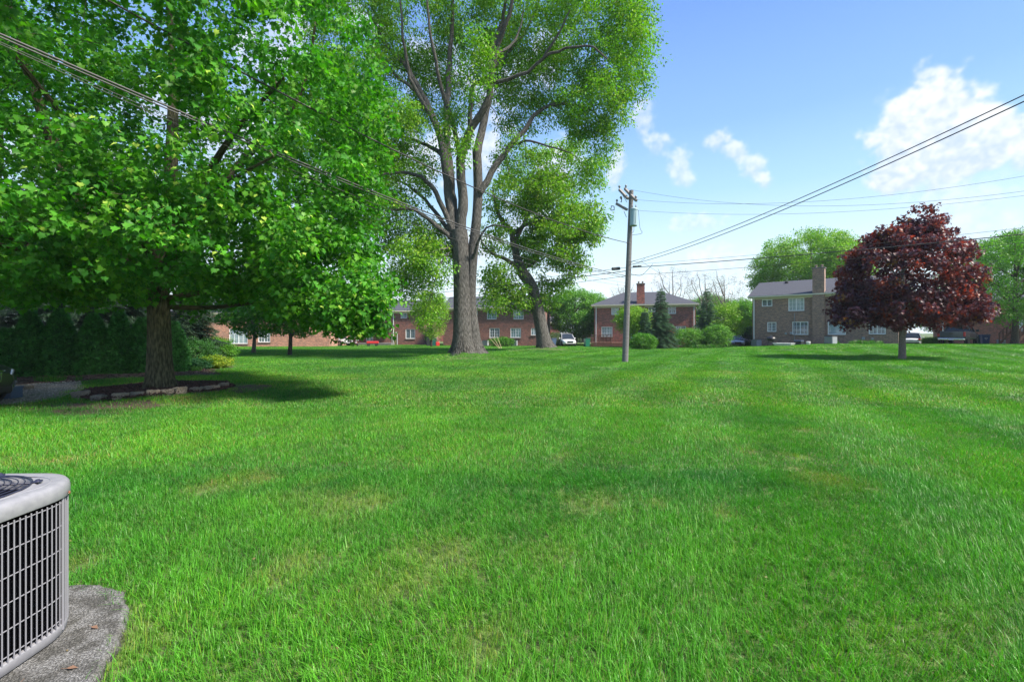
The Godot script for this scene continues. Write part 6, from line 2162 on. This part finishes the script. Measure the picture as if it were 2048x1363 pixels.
	for k in 14: part("baluster", box_mesh(Vector3(0.035, 0.7, 0.035)), M.wood_deck, n, Vector3(-0.9 + k * 0.13, 0.78, -0.02))
	part("handrail", box_mesh(Vector3(1.9, 0.05, 0.12), 0.01), M.wood_deck, n, Vector3(-0.05, 1.15, -0.02))
	for k in 2: part("step", box_mesh(Vector3(1.4, 0.06, 0.32), 0.008), M.wood_deck, n, Vector3(0.4, 0.28 - k * 0.15, 0.2 + k * 0.28))
	# stair at the right border
	at = on_ground(2018, 43.0)
	n = thing("wooden_stair", "brown wooden stair with handrails at the right border", "stair", at, 0.35)
	for k in 6: part("step", box_mesh(Vector3(0.32, 0.05, 1.1), 0.008), M.wood_deck, n, Vector3(0.1 + k * 0.3, 0.18 + k * 0.19, 0))
	for z in [-0.58, 0.58]:
		var s := MB.new()
		s.bar(Vector3(-0.1, 0.05, z), Vector3(1.9, 1.3, z), 0.05, 0.26)
		part("stringer", s.mesh(), M.wood_deck, n)
		var h := MB.new()
		h.bar(Vector3(-0.25, 0.95, z), Vector3(1.95, 2.28, z), 0.09, 0.07)
		part("handrail", h.mesh(), M.wood_deck, n)
		for k in 4: part("post", box_mesh(Vector3(0.09, 1.1, 0.09), 0.01), M.wood_deck, n, Vector3(-0.15 + k * 0.62, 0.45 + k * 0.38, z))
	part("landing", box_mesh(Vector3(1.4, 0.08, 1.4), 0.01), M.wood_deck, n, Vector3(2.6, 1.3, 0))
	# metal tub by the stair
	n = thing("metal_tub", "ribbed grey metal tub left of the wooden stair", "tub", on_ground(2003, 44.0))
	b = MB.new()
	b.lathe(Vector3.ZERO, [[0.0, 0.0], [0.30, 0.0], [0.30, 0.12], [0.315, 0.14], [0.30, 0.16], [0.30, 0.28], [0.315, 0.30], [0.30, 0.32], [0.31, 0.5], [0.29, 0.5], [0.0, 0.46]], 24)
	part("body", b.mesh(), M.grey_metal, n)
	part("rim", ring_mesh(0.31, 0.012, 24, 6), M.grey_metal, n, Vector3(0, 0.5, 0))
	# red wagon, red can, toddler toy
	n = thing("toy_wagon", "red toy wagon on the grass before the porch house", "toy wagon", on_ground(745, 60.0), 0.2)
	part("tray", box_mesh(Vector3(1.5, 0.32, 0.7), 0.06), M.red_plastic, n, Vector3(0, 0.5, 0))
	for x in [-0.5, 0.5]:
		for z in [-0.36, 0.36]:
			var w := MB.new()
			w.lathe(Vector3.ZERO, [[0.0, -0.05], [0.18, -0.05], [0.18, 0.05], [0.0, 0.05]], 16, Basis(Vector3.RIGHT, PI / 2))
			part("wheel", w.mesh(), M.rubber, n, Vector3(x, 0.18, z))
	n = thing("fuel_can", "red can standing by the dark bins of the porch house", "can", on_ground(875, 61.0), 0.3)
	part("body", box_mesh(Vector3(0.5, 0.55, 0.4), 0.06), M.red_plastic, n, Vector3(0, 0.28, 0))
	part("handle", box_mesh(Vector3(0.3, 0.06, 0.08), 0.02), M.red_plastic, n, Vector3(0, 0.62, 0))
	var sp := MB.new()
	sp.rod(Vector3(0.18, 0.5, 0), Vector3(0.32, 0.75, 0), 0.03)
	part("spout", sp.mesh(), M.tan_wood, n)
	n = thing("toy_tricycle", "small pink and white tricycle left of the red wagon", "tricycle", on_ground(712, 60.0), 0.6)
	part("seat", box_mesh(Vector3(0.26, 0.08, 0.3), 0.03), M.white, n, Vector3(0, 0.5, 0))
	part("frame", box_mesh(Vector3(0.07, 0.07, 0.9), 0.02), M.red_plastic, n, Vector3(0, 0.38, 0.1))
	part("handlebar", box_mesh(Vector3(0.46, 0.05, 0.05), 0.02), M.white, n, Vector3(0, 0.78, 0.5))
	part("stem", box_mesh(Vector3(0.05, 0.45, 0.05), 0.02), M.red_plastic, n, Vector3(0, 0.56, 0.5))
	for q in [[0.0, 0.22, 0.55, 0.22], [-0.28, 0.15, -0.25, 0.15], [0.28, 0.15, -0.25, 0.15]]:
		var w := MB.new()
		w.lathe(Vector3.ZERO, [[0.0, -0.03], [q[3], -0.03], [q[3], 0.03], [0.0, 0.03]], 16, Basis(Vector3.BACK, PI / 2))
		part("wheel", w.mesh(), M.rubber, n, Vector3(q[0], q[1], q[2]))
	# leaning stakes between elm and leaning tree
	var st := [[[978, 674], [1000, 692], "leftmost of three thin stakes leaning beside the elm"], [[986, 673], [1001, 691], "middle one of three thin stakes leaning beside the elm"], [[994, 673], [1004, 691], "rightmost of three thin stakes leaning beside the elm"]]
	for q in st:
		var foot := on_ground(q[1][0], 45.0)
		n = thing("garden_stake", q[2], "stake", foot, 0.0, "thin wooden stakes leaning together")
		var s := MB.new()
		s.rod(Vector3(0, -0.05, 0), P(q[0][0], q[0][1], 46.0) - foot, 0.028, 8, 0.02)
		part("shaft", s.mesh(), M.tan_wood, n)
		var tip := MB.new()
		tip.rod(P(q[0][0], q[0][1], 46.0) - foot, (P(q[0][0], q[0][1], 46.0) - foot) * 1.03, 0.024, 8, 0.004)
		part("tip", tip.mesh(), M.tan_wood, n)
	# blue box behind the black car's nose
	n = thing("plastic_crate", "slate blue plastic crate behind the black car's nose", "crate", on_ground(22, 10.9), 0.1)
	part("body", box_mesh(Vector3(0.26, 0.26, 0.3), 0.015), M.slate_plastic, n, Vector3(0, 0.14, 0))
	part("rim", box_mesh(Vector3(0.29, 0.03, 0.33), 0.01), M.slate_plastic, n, Vector3(0, 0.275, 0))
	# fallen leaves and twigs in the grass
	var lf := MB.new()
	oval_leaf(lf, Vector3.ZERO, Basis.IDENTITY, 0.06, 0.6)
	var xf: Array[Transform3D] = []
	var tint := PackedColorArray()
	for k in 130:
		var d := 2.1 + 10.0 * pow(rng.randf(), 1.5)
		var x := rng.randf_range(-1.1, 1.1) * d
		xf.append(Transform3D(Basis.from_euler(Vector3(rng.randf_range(-0.6, 0.6), rng.randf() * TAU, rng.randf_range(-0.6, 0.6))).scaled(Vector3.ONE * rng.randf_range(0.25, 0.6)), Vector3(x, gh(x, -d) + rng.randf_range(0.02, 0.05), -d)))
		var g := rng.randf_range(0.5, 1.1)
		tint.append(Color(0.30 * g, 0.22 * g, 0.11 * g))
	var lit := Node3D.new()
	lit.name = "leaf_litter"
	add_child(lit)
	tag(lit, "scattered dry brown leaf bits in the lawn", "leaf litter", "", "stuff")
	copies("dry_leaves", lf.mesh(), M.leaf, lit, xf, tint)


func ring_mesh(r: float, thick: float, segs: int, sides: int) -> ArrayMesh:
	var pts := PackedVector3Array()
	var rad := PackedFloat32Array()
	for k in segs + 1:
		var a := TAU * k / segs
		pts.append(Vector3(cos(a) * r, 0, sin(a) * r))
		rad.append(thick)
	var b := MB.new()
	b.tube(pts, rad, sides, false)
	return b.mesh()


# ---------------------------------------------------------------- the air conditioner at the near corner
func rounded(half: float, r: float, n := 8) -> Array:
	# a square with round corners, counter-clockwise seen from above, as [x, z]
	var o := []
	for c in 4:
		var a0 := PI * 0.5 * c
		var m := Vector2(cos(a0 + PI / 4), sin(a0 + PI / 4)) * (half - r) * sqrt(2.0)
		for k in n + 1:
			var a := a0 + PI * 0.5 * k / n
			o.append(Vector2(m.x + cos(a) * r, -(m.y + sin(a) * r)))
	return o


func slab(b: MB, outline: Array, levels: Array) -> void:
	# levels: [height, inset towards the middle]
	var rings := []
	for l in levels:
		var ring := []
		for p in outline:
			var q: Vector2 = p
			var f := (q.length() - float(l[1])) / q.length()
			ring.append(Vector3(q.x * f, l[0], q.y * f))
		rings.append(ring)
	b.skin(rings)


func _air_conditioner() -> void:
	var mid := Vector3(-2.68, 0, -2.12)
	# concrete pad with a worn, irregular edge
	var pad := thing("concrete_pad", "rough grey concrete pad under the air conditioner in the corner", "pad", mid)
	var out := []
	var nz := FastNoiseLite.new()
	nz.seed = 4
	nz.frequency = 1.6
	for p in [[1.02, 0.6], [0.83, 0.12], [0.74, -0.08], [0.65, -0.26], [0.50, -0.47], [0.33, -0.63], [0.10, -0.71], [-0.3, -0.72], [-0.72, -0.7], [-0.74, 0.0], [-0.72, 0.7], [0.0, 0.9], [0.6, 0.9]]:
		out.append(Vector2(p[0], p[1]))
	var fine := []
	for k in out.size():
		var a: Vector2 = out[k]
		var c: Vector2 = out[(k + 1) % out.size()]
		for q in 8:
			var s := a.lerp(c, q / 8.0)
			fine.append(s * (1.0 + 0.03 * nz.get_noise_2d(s.x * 6, s.y * 6)))
	fine.reverse()
	var b := MB.new()
	slab(b, fine, [[-0.15, 0.0], [0.012, 0.0], [0.035, 0.012], [0.042, 0.03]])
	part("slab", b.mesh(), M.concrete, pad)
	var pd := PackedVector2Array()
	for p in fine: pd.append(Vector2(p.x + mid.x, p.y + mid.z))
	bare.append(pd)
	var n := thing("air_conditioner", "large grey air conditioner with wire guard in the near left corner", "air conditioner", mid + Vector3(0, 0.042, 0), 0.02)
	var half := 0.385
	var shape := rounded(half, 0.27, 10)
	# base pan, coil, cap
	b = MB.new()
	slab(b, shape, [[0.0, 0.02], [0.01, 0.0], [0.055, -0.008], [0.06, 0.005], [0.06, 0.06]])
	part("base_pan", b.mesh(), M.ac_shell, n)
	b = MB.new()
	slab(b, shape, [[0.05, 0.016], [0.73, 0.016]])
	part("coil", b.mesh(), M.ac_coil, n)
	var cap := MB.new()
	# skirt and shoulder, then the flat top down into the fan opening
	var rings := []
	var top_y := 0.785
	for l in [[0.705, -0.004], [0.71, -0.014], [0.745, -0.014], [0.768, -0.010], [0.782, 0.002], [top_y, 0.02], [top_y + 0.004, 0.055]]:
		var ring := []
		for p in shape:
			var q: Vector2 = p
			var f := (q.length() - float(l[1])) / q.length()
			ring.append(Vector3(q.x * f, l[0], q.y * f))
		rings.append(ring)
	for l in [[top_y - 0.006, 0.325], [top_y + 0.004, 0.315], [top_y, 0.30], [top_y - 0.04, 0.292], [top_y - 0.22, 0.29]]:
		var ring := []
		for p in shape:
			var q: Vector2 = (p as Vector2).normalized() * l[1]
			ring.append(Vector3(q.x, l[0], q.y))
		rings.append(ring)
	cap.skin(rings, true, false)
	var cp := part("top_cap", cap.mesh(), M.ac_shell, n)
	# pressed line round the cap
	var bead := MB.new()
	var bp := PackedVector3Array()
	var br := PackedFloat32Array()
	for k in shape.size() + 1:
		var q: Vector2 = shape[k % shape.size()]
		q *= (q.length() - 0.062 - 0.012 * sin(atan2(q.y, q.x) * 4.0)) / q.length()
		bp.append(Vector3(q.x, top_y + 0.001, q.y))
		br.append(0.0045)
	bead.tube(bp, br, 8, false)
	part("pressed_bead", bead.mesh(), M.ac_shell, cp)
	# wire guard: each upright bar and each hoop
	var run := 0.0
	var length := 0.0
	for k in shape.size(): length += (shape[k] as Vector2).distance_to(shape[(k + 1) % shape.size()])
	var count := 104
	var bar := MB.new()
	bar.rod(Vector3(0, 0.05, 0), Vector3(0, 0.695, 0), 0.0032, 8)
	var bar_mesh := bar.mesh()
	var wide := MB.new()
	wide.rod(Vector3(0, 0.03, 0), Vector3(0, 0.712, 0), 0.0062, 10)
	var wide_mesh := wide.mesh()
	var next := 0.0
	var made := 0
	for k in shape.size():
		var a: Vector2 = shape[k]
		var c: Vector2 = shape[(k + 1) % shape.size()]
		var l := a.distance_to(c)
		while next < run + l and made < count:
			var p := a.lerp(c, (next - run) / l)
			var at := Vector3(p.x, 0, p.y) * ((p.length() + 0.004) / p.length())
			part("guard_bar", wide_mesh if made % 26 == 4 else bar_mesh, M.ac_bar, n, at)
			next += length / count
			made += 1
		run += l
	for y in [0.085, 0.205, 0.325, 0.445, 0.565, 0.682]:
		var h := MB.new()
		var hp := PackedVector3Array()
		var hr := PackedFloat32Array()
		for k in shape.size() + 1:
			var q: Vector2 = shape[k % shape.size()]
			q *= (q.length() - 0.001) / q.length()
			hp.append(Vector3(q.x, y, q.y))
			hr.append(0.0028)
		h.tube(hp, hr, 6, false)
		part("guard_hoop", h.mesh(), M.ac_bar, n)
	# screws round the cap, gone rusty
	for k in 8:
		var q: Vector2 = shape[int(k * shape.size() / 8.0 + 3) % shape.size()]
		var s := MB.new()
		s.lathe(Vector3.ZERO, [[0.0, 0.0], [0.009, 0.0], [0.009, 0.004], [0.005, 0.007], [0.0, 0.007]], 10, Basis(Vector3.UP, atan2(-q.y, q.x)) * Basis(Vector3.BACK, -PI / 2))
		part("screw", s.mesh(), M.rust, cp, Vector3(q.x, 0.722, q.y) + Vector3(q.x, 0, q.y).normalized() * 0.017)
	# fan guard: domed rings on radial wires
	var guard := part("fan_guard", ring_mesh(0.305, 0.004, 40, 6), M.ac_wire, n, Vector3(0, top_y + 0.008, 0))
	for k in 11:
		var r := 0.045 + k * 0.0235
		part("guard_ring", ring_mesh(r, 0.0026, 40, 6), M.ac_wire, guard, Vector3(0, 0.026 * (1.0 - pow(r / 0.305, 2.0)), 0))
	for k in 6:
		var a := TAU * k / 6 + 0.34
		var s := MB.new()
		var pts := PackedVector3Array()
		var rad := PackedFloat32Array()
		for q in 9:
			var r := 0.045 + 0.285 * q / 8.0
			pts.append(Vector3(cos(a) * r, 0.026 * (1.0 - pow(minf(r, 0.305) / 0.305, 2.0)) - 0.006, sin(a) * r))
			rad.append(0.0045)
		s.tube(pts, rad, 6)
		part("guard_spoke", s.mesh(), M.ac_wire, guard)
		var st := MB.new()
		st.lathe(Vector3.ZERO, [[0.0, -0.006], [0.02, -0.006], [0.02, -0.001], [0.009, 0.0], [0.009, 0.006], [0.0, 0.008]], 12)
		part("clip", st.mesh(), M.ac_wire, guard, Vector3(cos(a) * 0.325, 0.004, sin(a) * 0.325))
	# fan
	var hub := MB.new()
	hub.lathe(Vector3.ZERO, [[0.0, -0.06], [0.07, -0.06], [0.075, 0.03], [0.06, 0.045], [0.0, 0.045]], 20)
	var fan := part("fan", hub.mesh(), M.fan, n, Vector3(0, top_y - 0.13, 0))
	for k in 3:
		var bl := MB.new()
		var r2 := []
		for q in 6:
			var r := 0.06 + 0.21 * q / 5.0
			var ww := 0.34 + 0.10 * sin(q / 5.0 * PI)
			r2.append([Vector3(cos(-ww) * r, -0.03, sin(-ww) * r), Vector3(r, 0.0, 0), Vector3(cos(ww) * r, 0.035, sin(ww) * r)])
		bl.skin(r2, false, false)
		part("blade", bl.mesh(), M.fan, fan, Vector3.ZERO, Vector3(0, TAU * k / 3 + 0.5, 0))
	# a few dry leaves on the pad
	var lf := MB.new()
	oval_leaf(lf, Vector3.ZERO, Basis.IDENTITY, 0.05, 0.5)
	var lm := lf.mesh()
	var brown := plain_mat(lin(0.17, 0.095, 0.06), 0.8)
	var spots := [["dry leaf on the concrete pad, nearest the grass edge", 0.62, 0.02], ["dry leaf on the concrete pad, close to the air conditioner's base", 0.50, 0.10], ["dry leaf in the middle of the concrete pad", 0.58, 0.16], ["dry leaf at the far rounded corner of the concrete pad", 0.46, -0.28]]
	for q in spots:
		var d := thing("dry_leaf", q[0], "leaf", mid + Vector3(q[1], 0.05, q[2]), rng.randf() * TAU, "dry leaves on the concrete pad")
		part("leaf_blade", lm, brown, d)
		var stalk := MB.new()
		stalk.rod(Vector3(0, 0, -0.02), Vector3(0, 0, 0.002), 0.001, 5)
		part("stalk", stalk.mesh(), brown, d)
